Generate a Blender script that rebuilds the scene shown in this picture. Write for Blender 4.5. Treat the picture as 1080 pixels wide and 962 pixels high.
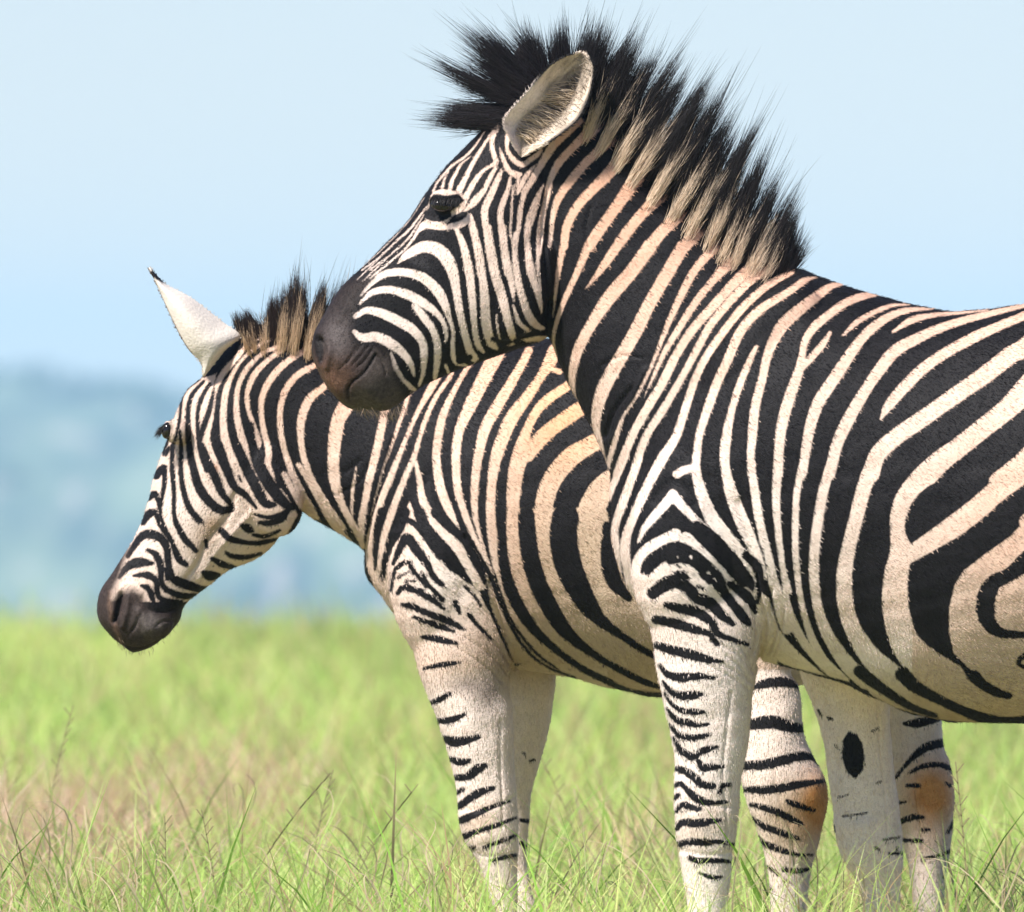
import bpy, math, random
import numpy as np
from mathutils import Vector

C = bpy.context.scene.collection
for o in list(bpy.data.objects):
    bpy.data.objects.remove(o)
rng = np.random.default_rng(7)
random.seed(7)

# ------------------------------------------------------------------ camera, sky, sun, exposure
D1 = 45.0                    # metres from camera to the near zebra
S1 = 1.8 / 1080.0            # metres per traced unit at that distance
VH = 435.0                   # traced height of the eye-level line
CAM_H = 1.10
cam_d = bpy.data.cameras.new('camera')
cam = bpy.data.objects.new('camera', cam_d)
C.objects.link(cam)
cam.location = (0, 0, CAM_H)
cam.rotation_euler = (math.radians(90), 0, 0)
cam_d.sensor_width = 36
cam_d.lens = 36 * D1 / 1.8
cam_d.shift_y = -(481 - VH) / 1080.0
cam_d.clip_start = 0.5
cam_d.clip_end = 30000
cam_d.dof.use_dof = True
cam_d.dof.focus_distance = D1 + 0.1
cam_d.dof.aperture_fstop = 0.9 / 0.062
bpy.context.scene.camera = cam

SUN_EL, SUN_AZ = math.radians(50), math.radians(-133)   # azimuth clockwise from +Y: behind the camera, to the left
w = bpy.data.worlds.new('World')
bpy.context.scene.world = w
w.use_nodes = True
nt = w.node_tree
bg = nt.nodes['Background']
sky = nt.nodes.new('ShaderNodeTexSky')
sky.sky_type = 'NISHITA'
sky.sun_disc = False
sky.sun_elevation = SUN_EL
sky.sun_rotation = SUN_AZ
sky.altitude = 1500
sky.air_density = 1.0
sky.dust_density = 0.0
sky.ozone_density = 4.0
tintn = nt.nodes.new('ShaderNodeVectorMath')
tintn.operation = 'MULTIPLY'
tintn.inputs[1].default_value = (0.945, 0.945, 1.12)
nt.links.new(sky.outputs[0], tintn.inputs[0])
nt.links.new(tintn.outputs[0], bg.inputs[0])
bg.inputs[1].default_value = 0.066

sd = bpy.data.lights.new('sun', 'SUN')
sd.energy = 5.0
sd.angle = math.radians(7.0)
sd.color = (1.0, 0.95, 0.885)
so = bpy.data.objects.new('sun', sd)
C.objects.link(so)
dirv = Vector((math.sin(SUN_AZ) * math.cos(SUN_EL), math.cos(SUN_AZ) * math.cos(SUN_EL), math.sin(SUN_EL)))
so.rotation_euler = (-dirv).to_track_quat('-Z', 'Y').to_euler()
so.location = (-20, -20, 40)

vs = bpy.context.scene.view_settings
vs.view_transform = 'Standard'
vs.look = 'None'
vs.gamma = 1
vs.use_curve_mapping = False
vs.exposure = 0.74

cy = bpy.context.scene.cycles
cy.max_bounces = 6
cy.diffuse_bounces = 3
cy.volume_bounces = 1
cy.transparent_max_bounces = 8

# ------------------------------------------------------------------ helpers
def mesh_obj(name, verts, faces, mat=None, parent=None, smooth=True):
    me = bpy.data.meshes.new(name)
    me.from_pydata(verts, [], faces) if not isinstance(faces, np.ndarray) else np_mesh(me, verts, faces)
    me.update()
    if smooth:
        me.polygons.foreach_set('use_smooth', np.ones(len(me.polygons), bool))
    if mat: me.materials.append(mat)
    o = bpy.data.objects.new(name, me)
    C.objects.link(o)
    if parent: o.parent = parent
    return o

def np_mesh(me, verts, faces):
    n, k = faces.shape
    me.vertices.add(len(verts))
    me.vertices.foreach_set('co', np.asarray(verts, np.float32).ravel())
    me.loops.add(n * k)
    me.loops.foreach_set('vertex_index', faces.astype(np.int32).ravel())
    me.polygons.add(n)
    me.polygons.foreach_set('loop_start', (np.arange(n) * k).astype(np.int32))
    me.update(calc_edges=True)
    me.validate()

def fattr(me, name, vals):
    a = me.attributes.new(name, 'FLOAT', 'POINT')
    a.data.foreach_set('value', np.asarray(vals, np.float32))

def cattr(me, name, cols):
    a = me.attributes.new(name, 'FLOAT_COLOR', 'POINT')
    c = np.ones((len(cols), 4), np.float32)
    c[:, :3] = cols
    a.data.foreach_set('color', c.ravel())

def catmull(P, n):
    P = np.asarray(P, float)
    if len(P) < 3:
        t = np.linspace(0, 1, n * (len(P) - 1) + 1)[:, None] * (len(P) - 1)
        i = np.minimum(t.astype(int).ravel(), len(P) - 2)
        f = t - i[:, None]
        return P[i] * (1 - f) + P[i + 1] * f
    Q = np.vstack([2 * P[0] - P[1], P, 2 * P[-1] - P[-2]])
    out = []
    for i in range(1, len(Q) - 2):
        p0, p1, p2, p3 = Q[i - 1], Q[i], Q[i + 1], Q[i + 2]
        for t in np.linspace(0, 1, n, endpoint=False):
            out.append(0.5 * ((2 * p1) + (p2 - p0) * t + (2 * p0 - 5 * p1 + 4 * p2 - p3) * t * t + (3 * p1 - p0 - 3 * p2 + p3) * t ** 3))
    out.append(P[-1])
    return np.array(out)

def node_mat(name):
    m = bpy.data.materials.new(name)
    m.use_nodes = True
    nt = m.node_tree
    return m, nt, nt.nodes['Principled BSDF'], nt.nodes.new, nt.links.new

# ------------------------------------------------------------------ materials
def fur_material():
    m, nt, P, N, L = node_mat('zebra_coat')
    a = lambda nm: (lambda n: (setattr(n, 'attribute_name', nm), n)[1])(N('ShaderNodeAttribute'))
    tc = N('ShaderNodeTexCoord')
    def noise(scale, detail=2, rough=0.6):
        n = N('ShaderNodeTexNoise'); n.inputs['Scale'].default_value = scale
        n.inputs['Detail'].default_value = detail; n.inputs['Roughness'].default_value = rough
        L(tc.outputs['Object'], n.inputs['Vector']); return n
    def mth(op, x, y, clamp=False):
        n = N('ShaderNodeMath'); n.operation = op; n.use_clamp = clamp
        for k, v in enumerate((x, y)):
            if isinstance(v, (int, float)): n.inputs[k].default_value = v
            else: L(v, n.inputs[k])
        return n.outputs[0]
    stripe, rough, overf = a('stripe'), a('rough'), a('overf')
    pale, dark, over = a('pale'), a('dark'), a('over')
    nf = noise(260, 2)        # hair edge
    nm = noise(75, 3, 0.7)    # mottling
    e = mth('MULTIPLY', mth('SUBTRACT', nf.outputs[0], 0.5), 2.4)
    mo = mth('MULTIPLY', mth('MULTIPLY', mth('SUBTRACT', nm.outputs[0], 0.5), 26.0), rough.outputs['Fac'])
    s = mth('ADD', mth('ADD', mth('ADD', stripe.outputs['Fac'], 0.6), e), mo)
    f = mth('ADD', mth('MULTIPLY', s, 0.55), 0.5, True)
    mix = N('ShaderNodeMix'); mix.data_type = 'RGBA'
    L(f, mix.inputs['Factor']); L(pale.outputs['Color'], mix.inputs['A']); L(dark.outputs['Color'], mix.inputs['B'])
    mix2 = N('ShaderNodeMix'); mix2.data_type = 'RGBA'
    ov = mth('ADD', overf.outputs['Fac'], mth('MULTIPLY', mth('MULTIPLY', e, 0.16), mth('MULTIPLY', overf.outputs['Fac'], mth('SUBTRACT', 1.0, overf.outputs['Fac']))), True)
    L(ov, mix2.inputs['Factor']); L(mix.outputs['Result'], mix2.inputs['A']); L(over.outputs['Color'], mix2.inputs['B'])
    # fine value variation of the coat
    n1, n2 = noise(30, 4, 0.65), noise(500, 2)
    v = mth('ADD', mth('MULTIPLY', mth('SUBTRACT', n1.outputs[0], 0.5), 0.42), mth('MULTIPLY', mth('SUBTRACT', n2.outputs[0], 0.5), 0.42))
    v = mth('ADD', v, 1.0)
    vm = N('ShaderNodeVectorMath'); vm.operation = 'SCALE'
    n5 = noise(120, 4, 0.7)
    v = mth('ADD', v, mth('MULTIPLY', mth('MULTIPLY', mth('SUBTRACT', n5.outputs[0], 0.45), 2.2), overf.outputs['Fac']))
    L(mix2.outputs['Result'], vm.inputs[0]); L(v, vm.inputs['Scale'])
    L(vm.outputs[0], P.inputs['Base Color'])
    P.inputs['Roughness'].default_value = 0.62
    P.inputs['Specular IOR Level'].default_value = 0.16
    b = N('ShaderNodeBump'); b.inputs['Strength'].default_value = 0.32; b.inputs['Distance'].default_value = 0.004
    n3, n4 = noise(330, 2), noise(28, 3)
    L(mth('ADD', n3.outputs[0], mth('MULTIPLY', n4.outputs[0], 1.2)), b.inputs['Height'])
    L(b.outputs[0], P.inputs['Normal'])
    return m

def hair_material(name, rough=0.5):
    m, nt, P, N, L = node_mat(name)
    at = N('ShaderNodeAttribute'); at.attribute_name = 'tint'
    L(at.outputs['Color'], P.inputs['Base Color'])
    P.inputs['Roughness'].default_value = rough
    P.inputs['Specular IOR Level'].default_value = 0.35
    return m

def eye_material():
    m, nt, P, N, L = node_mat('eye')
    P.inputs['Base Color'].default_value = (0.012, 0.009, 0.008, 1)
    P.inputs['Roughness'].default_value = 0.13
    return m

FUR = fur_material()
HAIR = hair_material('mane_hair')
COAT = hair_material('short_coat_hair', 0.6)
_p = COAT.node_tree.nodes['Principled BSDF']; _p.inputs['Specular IOR Level'].default_value = 0.09
_t = COAT.node_tree.nodes.new('ShaderNodeBsdfTranslucent'); _m = COAT.node_tree.nodes.new('ShaderNodeMixShader'); _m.inputs[0].default_value = 0.22
_a = [q for q in COAT.node_tree.nodes if q.type == 'ATTRIBUTE'][0]
COAT.node_tree.links.new(_a.outputs['Color'], _t.inputs['Color']); COAT.node_tree.links.new(_p.outputs[0], _m.inputs[1]); COAT.node_tree.links.new(_t.outputs[0], _m.inputs[2])
COAT.node_tree.links.new(_m.outputs[0], COAT.node_tree.nodes['Material Output'].inputs['Surface'])
EYE = eye_material()

# ------------------------------------------------------------------ coat tracing: strokes in each zebra's own side-view plane
TILES = dict(A=(320, 20, 4), B=(320, 240, 4), C=(560, 20, 4), D=(560, 260, 4), E=(810, 260, 4), F=(560, 480, 4), G=(810, 480, 4),
             H=(640, 700, 4), I=(810, 722, 4), J=(90, 260, 4), K=(90, 470, 4), L=(320, 380, 4), M=(370, 540, 4), N=(440, 380, 4),
             P=(540, 540, 4), Q=(420, 722, 4), U=(0, 0, 1), Y=(500, 30, 6), Z=(400, 130, 6))

def trace(tile, txt):
    x0, y0, k = TILES[tile]
    pts = np.array([[float(q) for q in p.split(',')] for p in txt.split()])
    pts = pts / k
    pts[:, 0] += x0
    pts[:, 1] += y0
    return pts

def parse(block, wscale=0.95):
    """lines: TILE KIND points ; KIND w/b stroke, W/B polygon (white / black)"""
    out = []
    for ln in block.strip().splitlines():
        ln = ln.split('#')[0].strip()
        if not ln: continue
        for seg in ln.split(';'):
            if seg.strip()[:1].isalpha():
                t, k, seg = seg.strip().split(' ', 2)
            if seg.strip():
                p_ = trace(t, seg.strip())
                if k == 'w' and p_[:, 2].max() < 15: p_[:, 2] *= wscale
                out.append((k, p_))
    return out

def stroke_sd(U, V, pts, smooth=5):
    p = catmull(pts, smooth)
    best = np.full(U.shape, -1e9)
    for a, b in zip(p[:-1], p[1:]):
        dx, dy = b[0] - a[0], b[1] - a[1]
        l2 = dx * dx + dy * dy + 1e-9
        t = np.clip(((U - a[0]) * dx + (V - a[1]) * dy) / l2, 0, 1)
        d = np.hypot(U - a[0] - t * dx, V - a[1] - t * dy)
        r = 0.5 * (a[2] + (b[2] - a[2]) * t)
        np.maximum(best, r - d, out=best)
    return best

def poly_sd(U, V, pts):
    p = pts[:, :2]
    d = np.full(U.shape, 1e9)
    ins = np.zeros(U.shape, bool)
    for a, b in zip(p, np.roll(p, -1, 0)):
        dx, dy = b - a
        t = np.clip(((U - a[0]) * dx + (V - a[1]) * dy) / (dx * dx + dy * dy + 1e-9), 0, 1)
        np.minimum(d, np.hypot(U - a[0] - t * dx, V - a[1] - t * dy), out=d)
        c = ((a[1] > V) != (b[1] > V)) & (U < dx * (V - a[1]) / (dy if abs(dy) > 1e-9 else 1e-9) + a[0])
        ins ^= c
    return np.where(ins, d, -d)

LIM = 10.0
def paint(U, V, f, items, mask=None):
    """f: signed field, black positive. Strokes in order."""
    for k, pts in items:
        r = LIM + 2 + (pts[:, 2].max() / 2 if pts.shape[1] > 2 else 0)
        m = (U > pts[:, 0].min() - r) & (U < pts[:, 0].max() + r) & (V > pts[:, 1].min() - r) & (V < pts[:, 1].max() + r)
        if mask is not None: m &= mask
        ix = np.nonzero(m)[0]
        if not len(ix): continue
        sd = (poly_sd if k in 'WB' else stroke_sd)(U[ix], V[ix], pts)
        f[ix] = np.maximum(f[ix], sd) if k in 'bB' else np.minimum(f[ix], -sd)
    return f

def soft(U, V, pts, width=6):
    sd = poly_sd(U, V, pts)
    return np.clip(sd / width * 0.5 + 0.5, 0, 1)

# ------------------------------------------------------------------ body building (traced units: u right, v down, w away)
def loft(stations, n_sub=6, ring=40, ex=0.9):
    """stations: (au,av, bu,bv, half width, w centre): a ring through top point a and bottom point b"""
    P = catmull(stations, n_sub)
    th = np.linspace(0, 2 * np.pi, ring, endpoint=False)
    c, s = np.cos(th), np.sin(th)
    ce, se = np.sign(c) * np.abs(c) ** ex, np.sign(s) * np.abs(s) ** ex
    V, F = [], []
    for p in P:
        m = np.array([(p[0] + p[2]) / 2, (p[1] + p[3]) / 2]); r = np.array([(p[0] - p[2]) / 2, (p[1] - p[3]) / 2])
        V.append(np.stack([m[0] + r[0] * ce, m[1] + r[1] * ce, p[5] + max(p[4], 0.5) * se], 1))
    n = len(P)
    V = np.concatenate(V)
    for i in range(n - 1):
        for j in range(ring):
            k = (j + 1) % ring
            F.append((i * ring + j, i * ring + k, (i + 1) * ring + k, (i + 1) * ring + j))
    a, b = len(V), len(V) + 1
    V = np.vstack([V, V[:ring].mean(0), V[-ring:].mean(0)])
    for j in range(ring):
        k = (j + 1) % ring
        F.append((a, k, j)); F.append((b, (n - 1) * ring + j, (n - 1) * ring + k))
    return V, F

def leg(rows, w0, dw=0.85, w1=None, n_sub=6):
    """rows: (v, left u, right u[, depth factor]) from top to hoof"""
    st = []
    for i, r in enumerate(rows):
        f = r[3] if len(r) > 3 else dw
        wc = w0 if w1 is None else w0 + (w1 - w0) * i / (len(rows) - 1)
        st.append((r[1], r[0], r[2], r[0], (r[2] - r[1]) / 2 * f, wc))
    return loft(st, n_sub, 32, 0.95)

def ellipsoid(c, r, rot=0):
    n, m = 14, 24
    V, F = [], []
    for i in range(1, n):
        ph = math.pi * i / n
        for j in range(m):
            t = 2 * math.pi * j / m
            x, y, z = r[0] * math.sin(ph) * math.cos(t), r[1] * math.cos(ph), r[2] * math.sin(ph) * math.sin(t)
            V.append((c[0] + x * math.cos(rot) - y * math.sin(rot), c[1] + x * math.sin(rot) + y * math.cos(rot), c[2] + z))
    for i in range(n - 2):
        for j in range(m):
            k = (j + 1) % m
            F.append((i * m + j, i * m + k, (i + 1) * m + k, (i + 1) * m + j))
    a, b = len(V), len(V) + 1
    V.append((c[0] + r[1] * -math.sin(rot), c[1] + r[1] * math.cos(rot), c[2])); V.append((c[0] + r[1] * math.sin(rot), c[1] - r[1] * math.cos(rot), c[2]))
    for j in range(m):
        k = (j + 1) % m
        F.append((a, k, j)); F.append((b, (n - 2) * m + j, (n - 2) * m + k))
    return np.array(V, float), F

def fuse(parts, voxel, smooth_iter):
    V, F, o = [], [], 0
    for v, f in parts:
        V.append(v); F += [tuple(i + o for i in q) for q in f]; o += len(v)
    me = bpy.data.meshes.new('tmp')
    me.from_pydata(np.vstack(V).tolist(), [], F)
    import bmesh
    bm = bmesh.new(); bm.from_mesh(me)
    bmesh.ops.recalc_face_normals(bm, faces=bm.faces)
    bm.to_mesh(me); bm.free()
    ob = bpy.data.objects.new('tmp', me); C.objects.link(ob)
    r = ob.modifiers.new('r', 'REMESH'); r.mode = 'VOXEL'; r.voxel_size = voxel; r.adaptivity = 0
    s = ob.modifiers.new('s', 'SMOOTH'); s.factor = 0.5; s.iterations = smooth_iter
    dg = bpy.context.evaluated_depsgraph_get(); dg.update()
    ev = ob.evaluated_get(dg); em = ev.to_mesh()
    n = len(em.vertices); co = np.empty(n * 3, np.float32); em.vertices.foreach_get('co', co)
    no = np.empty(n * 3, np.float32); em.vertices.foreach_get('normal', no)
    k = len(em.polygons)
    assert len(em.loops) == 4 * k
    fi = np.empty(4 * k, np.int32); em.loops.foreach_get('vertex_index', fi)
    ev.to_mesh_clear()
    bpy.data.objects.remove(ob); bpy.data.meshes.remove(me)
    return co.reshape(-1, 3).astype(float), no.reshape(-1, 3).astype(float), fi.reshape(-1, 4)

def blob(U, V, u, v, ru, rv, rot=0):
    x, y = U - u, V - v
    c, s = math.cos(rot), math.sin(rot)
    d = ((x * c + y * s) / ru) ** 2 + ((-x * s + y * c) / rv) ** 2
    return np.exp(-d)

def relief(co, no, amp=1.0):
    """soft unevenness of muscle and skin"""
    x, y, z = co.T
    d = 0.9 * np.sin(x * 0.045 + 1.3 * np.sin(y * 0.021 + z * 0.03)) * np.sin(y * 0.037 + 1.1 * np.sin(x * 0.018)) + 0.55 * np.sin(x * 0.10 + y * 0.06 + 1.7 * np.sin(y * 0.05)) * np.sin(y * 0.085 - x * 0.03 + z * 0.05)
    co += no * (d * amp)[:, None]

class Frame:
    """turns traced units into a zebra's local metres"""
    def __init__(self, depth, u0):
        self.D = depth; self.s = S1 * depth / D1; self.u0 = u0
        self.vg = VH + CAM_H / self.s
        self.loc = ((u0 - 540) * self.s, depth, 0)
    def __call__(self, P):
        P = np.asarray(P, float)
        return np.stack([(P[:, 0] - self.u0) * self.s, P[:, 2] * self.s, (self.vg - P[:, 1]) * self.s], 1)

def strands(name, fr, specs, parent, mat, seg=5):
    """specs: dict arrays root(n,3) mid(n,3) tip(n,3) rad(n) c0 c1 (n,3) sw(n): colour switches from c0 to c1 at fraction sw"""
    R, Mi, T, rad = specs['root'], specs['mid'], specs['tip'], specs['rad']
    n = len(R)
    t = np.linspace(0, 1, seg + 1)
    P = (1 - t)[None, :, None] ** 2 * R[:, None] + 2 * (t * (1 - t))[None, :, None] * Mi[:, None] + (t ** 2)[None, :, None] * T[:, None]
    d = (T - R); d /= np.linalg.norm(d, axis=1)[:, None] + 1e-9
    ref = rng.normal(size=(n, 3))
    a = np.cross(d, ref); a /= np.linalg.norm(a, axis=1)[:, None]
    b = np.cross(d, a)
    prof = np.array([0.8] + [1 - 0.75 * (x ** 1.6) for x in t[1:-1]] + [0.06])
    ang = np.array([0, 2.094, 4.189])
    off = (np.cos(ang)[None, :, None] * a[:, None] + np.sin(ang)[None, :, None] * b[:, None])      # n,3,3
    V = P[:, :, None, :] + off[:, None] * (rad[:, None] * prof[None])[:, :, None, None]               # n,seg+1,3,3
    base = (np.arange(n) * (seg + 1) * 3)[:, None, None]
    i = np.arange(seg)[None, :, None] * 3
    j = np.arange(3)[None, None, :]; k = (j + 1) % 3
    F = np.stack(np.broadcast_arrays(base + i + j, base + i + k, base + i + 3 + k, base + i + 3 + j), -1).reshape(-1, 4)
    o = mesh_obj(name, fr(V.reshape(-1, 3)), F, mat, parent)
    mixf = np.clip((t[None] - specs['sw'][:, None]) / 0.12 + 0.5, 0, 1)
    col = specs['c0'][:, None] * (1 - mixf[..., None]) + specs['c1'][:, None] * mixf[..., None]
    cattr(o.data, 'tint', np.repeat(col[:, :, None], 3, 2).reshape(-1, 3))
    return o

def make_root(name, fr, label, cat, group):
    o = bpy.data.objects.new(name, None)
    C.objects.link(o)
    o.empty_display_size = 0.2
    o.location = fr.loc
    o['label'] = label; o['category'] = cat; o['group'] = group
    return o

CREAM = np.array((0.665, 0.50, 0.405)); PEACH = np.array((0.66, 0.385, 0.255)); GTAN = np.array((0.44, 0.33, 0.23))
WHITE = np.array((0.83, 0.715, 0.65)); BLACK = np.array((0.0095, 0.0085, 0.0098)); MUZ = np.array((0.020, 0.0145, 0.0135))

def finish_body(fr, root, co, no, fa, coat, flow, fur_len, fur_where, name='body'):
    U, V, W = co[:, 0], co[:, 1], co[:, 2]
    f, rough, pale, dark, over, overf = coat(U, V, W)
    r = np.random.default_rng(31)
    ff = np.clip(f, -LIM, LIM) + 0.6 + r.normal(0, .4, len(f)) + r.normal(0, 1, len(f)) * rough * 6
    k = (ff > 0)[:, None]
    c = np.where(k, dark * r.uniform(.6, 1.9, (len(f), 1)), pale)
    c = c * (1 - overf[:, None]) + over * overf[:, None]
    ln = 3.6 * (1 - 0.55 * overf) * fur_len(U, V)
    frac = 0.62 * fur_where(U, V)
    HV, HF, HC = fur(co, no, c, ln, flow, frac, 77)
    n, h = len(co), len(HV)
    o = mesh_obj(name, fr(np.vstack([co, HV])), np.vstack([fa, HF + n]), FUR, root)
    me = o.data
    me.materials.append(COAT)
    mi = np.zeros(len(me.polygons), np.int32); mi[len(fa):] = 1
    me.polygons.foreach_set('material_index', mi)
    pad = lambda x: np.concatenate([x, np.zeros((h,) + x.shape[1:])])
    fattr(me, 'stripe', pad(np.clip(f, -LIM, LIM))); fattr(me, 'rough', pad(rough)); fattr(me, 'overf', pad(overf))
    cattr(me, 'pale', pad(pale)); cattr(me, 'over', pad(over)); cattr(me, 'dark', pad(dark))
    cattr(me, 'tint', np.vstack([pale, HC]))
    return o

def fur(co, no, col, lengths, flow, frac, seed):
    """short lying hair: one thin tapered blade per chosen point of the skin, lying along the hair flow"""
    r = np.random.default_rng(seed)
    ix = np.nonzero(r.random(len(co)) < frac)[0]
    n = len(ix)
    P, N = co[ix] + r.normal(0, .6, (n, 3)), no[ix]
    d = flow(co[ix, 0], co[ix, 1])
    d = np.column_stack([d, np.zeros(n)]) + r.normal(0, 0.17, (n, 3))
    d -= N * (d * N).sum(1)[:, None]
    d /= np.linalg.norm(d, axis=1)[:, None] + 1e-6
    sd = np.cross(N, d)
    sd = sd + N * r.normal(0, .28, (n, 1)); sd /= np.linalg.norm(sd, axis=1)[:, None] + 1e-6
    L = (lengths[ix] * r.uniform(.6, 1.25, n))[:, None]
    wd = r.uniform(.26, .44, (n, 1))
    lift = r.uniform(.04, .17, (n, 1))
    a = P - N * 0.25
    m = P + d * L * .5 + N * L * lift * .7
    t = P + d * L + N * L * lift * .8
    V = np.stack([a - sd * wd, a + sd * wd, m + sd * wd * .8, m - sd * wd * .8, t + sd * .08, t - sd * .08], 1).reshape(-1, 3)
    b = (np.arange(n) * 6)[:, None]
    F = np.concatenate([b + np.array([0, 1, 2, 3]), b + np.array([3, 2, 4, 5])])
    return V, F, np.repeat(col[ix] * r.uniform(.85, 1.14, (n, 1)), 6, 0)

def groove(co, no, pts, depth, mask=None):
    """a crease pressed into the skin along a traced line (negative depth raises it)"""
    U, V = co[:, 0], co[:, 1]
    r = pts[:, 2].max() * 1.5 + 2
    m = (U > pts[:, 0].min() - r) & (U < pts[:, 0].max() + r) & (V > pts[:, 1].min() - r) & (V < pts[:, 1].max() + r)
    if mask is not None: m &= mask
    ix = np.nonzero(m)[0]
    if not len(ix): return
    p = catmull(pts, 4)
    best = np.zeros(len(ix))
    for a, b in zip(p[:-1], p[1:]):
        dx, dy = b[0] - a[0], b[1] - a[1]
        t = np.clip(((U[ix] - a[0]) * dx + (V[ix] - a[1]) * dy) / (dx * dx + dy * dy + 1e-9), 0, 1)
        d = np.hypot(U[ix] - a[0] - t * dx, V[ix] - a[1] - t * dy)
        rr = np.maximum(0.5 * (a[2] + (b[2] - a[2]) * t), 0.5)
        best = np.maximum(best, np.exp(-(d / rr) ** 2))
    co[ix] -= no[ix] * (best * depth)[:, None]

# ================================================================== terrain, hills, haze, grass
def smooth01(x): x = np.clip(x, 0, 1); return x * x * (3 - 2 * x)
_nr = np.random.default_rng(3)
_ph = _nr.uniform(0, 6.28, (12, 2)); _am = _nr.uniform(0.4, 1, 12)
def wav(x, y, k): return sum(_am[i] * np.sin(x * k * (0.6 + 0.31 * i) + y * k * (0.35 + 0.17 * ((i * 5) % 7)) + _ph[i, 0]) for i in range(7)) / 3.2
RIDGE = 7000.0
def ridge_h(x):
    return np.interp(x, [-1500, -400, -200, -150, -128, -112, -95, -60, 0, 150, 500, 1500], [22, 15, 11.6, 11.0, 9.3, 6.6, 2.8, 1.4, 1.0, 2, 7, 11])
def ground_z(x, y):
    x, y = np.asarray(x, float), np.asarray(y, float)
    z = 0.02 * wav(x, y, 0.5) * np.clip((y - 52) / 10, 0, 1)
    z = z - 3.2 * smooth01((y - 104) / 160) - 66 * smooth01((y - 200) / 3200)
    up = smooth01((y - 3300) / (RIDGE - 3300))
    z = z + up * (69.2 + ridge_h(x)) + 0.8 * wav(x, y * 0.2, 0.03) * up
    return z - 60 * smooth01((y - RIDGE) / 2500)
def terrain():
    ys = np.r_[np.linspace(-60, 130, 96), np.linspace(134, 320, 40), np.geomspace(330, 3300, 40), np.linspace(3350, 9800, 160)]
    xs0 = np.r_[-np.geomspace(1, 40, 24)[::-1], np.linspace(-0.96, 0.96, 13), np.geomspace(1, 40, 24)]
    V = []
    for y in ys:
        sc = 1 + max(0, y) / 160.0
        x = xs0 * sc
        V.append(np.stack([x, np.full_like(x, y), ground_z(x, np.full_like(x, y))], 1))
    n, m = len(ys), len(xs0)
    V = np.concatenate(V)
    i, j = np.meshgrid(np.arange(n - 1), np.arange(m - 1), indexing='ij')
    a = (i * m + j).ravel()
    F = np.stack([a, a + 1, a + m + 1, a + m], 1)
    m_, nt, P, N, L = node_mat('earth_and_grass')
    g = N('ShaderNodeNewGeometry'); sx = N('ShaderNodeSeparateXYZ'); L(g.outputs['Position'], sx.inputs[0])
    def noise(scale, det=3):
        q = N('ShaderNodeTexNoise'); q.inputs['Scale'].default_value = scale; q.inputs['Detail'].default_value = det; L(g.outputs['Position'], q.inputs['Vector']); return q
    n1 = noise(2.5, 4)
    sq = N('ShaderNodeVectorMath'); sq.operation = 'MULTIPLY'; L(g.outputs['Position'], sq.inputs[0]); sq.inputs[1].default_value = (1, 0.035, 0)
    def field(scale, det, off):
        q = N('ShaderNodeTexNoise'); q.inputs['Scale'].default_value = scale; q.inputs['Detail'].default_value = det
        a = N('ShaderNodeVectorMath'); a.operation = 'ADD'; a.inputs[1].default_value = (off, off, 0); L(sq.outputs[0], a.inputs[0]); L(a.outputs[0], q.inputs['Vector']); return q
    n3, n4 = field(0.04, 3, 40.0), field(0.10, 2, 11.0)
    near = N('ShaderNodeValToRGB'); L(n1.outputs[0], near.inputs[0])
    near.color_ramp.elements[0].position = .35; near.color_ramp.elements[0].color = (0.22, 0.235, 0.115, 1)
    near.color_ramp.elements[1].position = .65; near.color_ramp.elements[1].color = (0.36, 0.30, 0.19, 1)
    far = N('ShaderNodeValToRGB'); L(n3.outputs[0], far.inputs[0])
    e = far.color_ramp.elements
    e[0].position = .38; e[0].color = (0.03, 0.06, 0.05, 1); e[1].position = .62; e[1].color = (0.22, 0.28, 0.16, 1)
    pat = N('ShaderNodeValToRGB'); L(n4.outputs[0], pat.inputs[0])
    e = pat.color_ramp.elements; e[0].position = .58; e[0].color = (0, 0, 0, 1); e[1].position = .72; e[1].color = (1, 1, 1, 1)
    mx = N('ShaderNodeMix'); mx.data_type = 'RGBA'; L(pat.outputs[0], mx.inputs['Factor']); L(far.outputs[0], mx.inputs['A']); mx.inputs['B'].default_value = (0.50, 0.42, 0.36, 1)
    st = N('ShaderNodeMapRange'); st.inputs['From Min'].default_value = 150; st.inputs['From Max'].default_value = 600; L(sx.outputs['Y'], st.inputs['Value'])
    m2 = N('ShaderNodeMix'); m2.data_type = 'RGBA'; L(st.outputs[0], m2.inputs['Factor']); L(near.outputs[0], m2.inputs['A']); L(mx.outputs['Result'], m2.inputs['B'])
    L(m2.outputs['Result'], P.inputs['Base Color']); P.inputs['Roughness'].default_value = 0.95; P.inputs['Specular IOR Level'].default_value = 0.1
    o = mesh_obj('ground', V, F, m_); o['kind'] = 'structure'
terrain()

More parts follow.
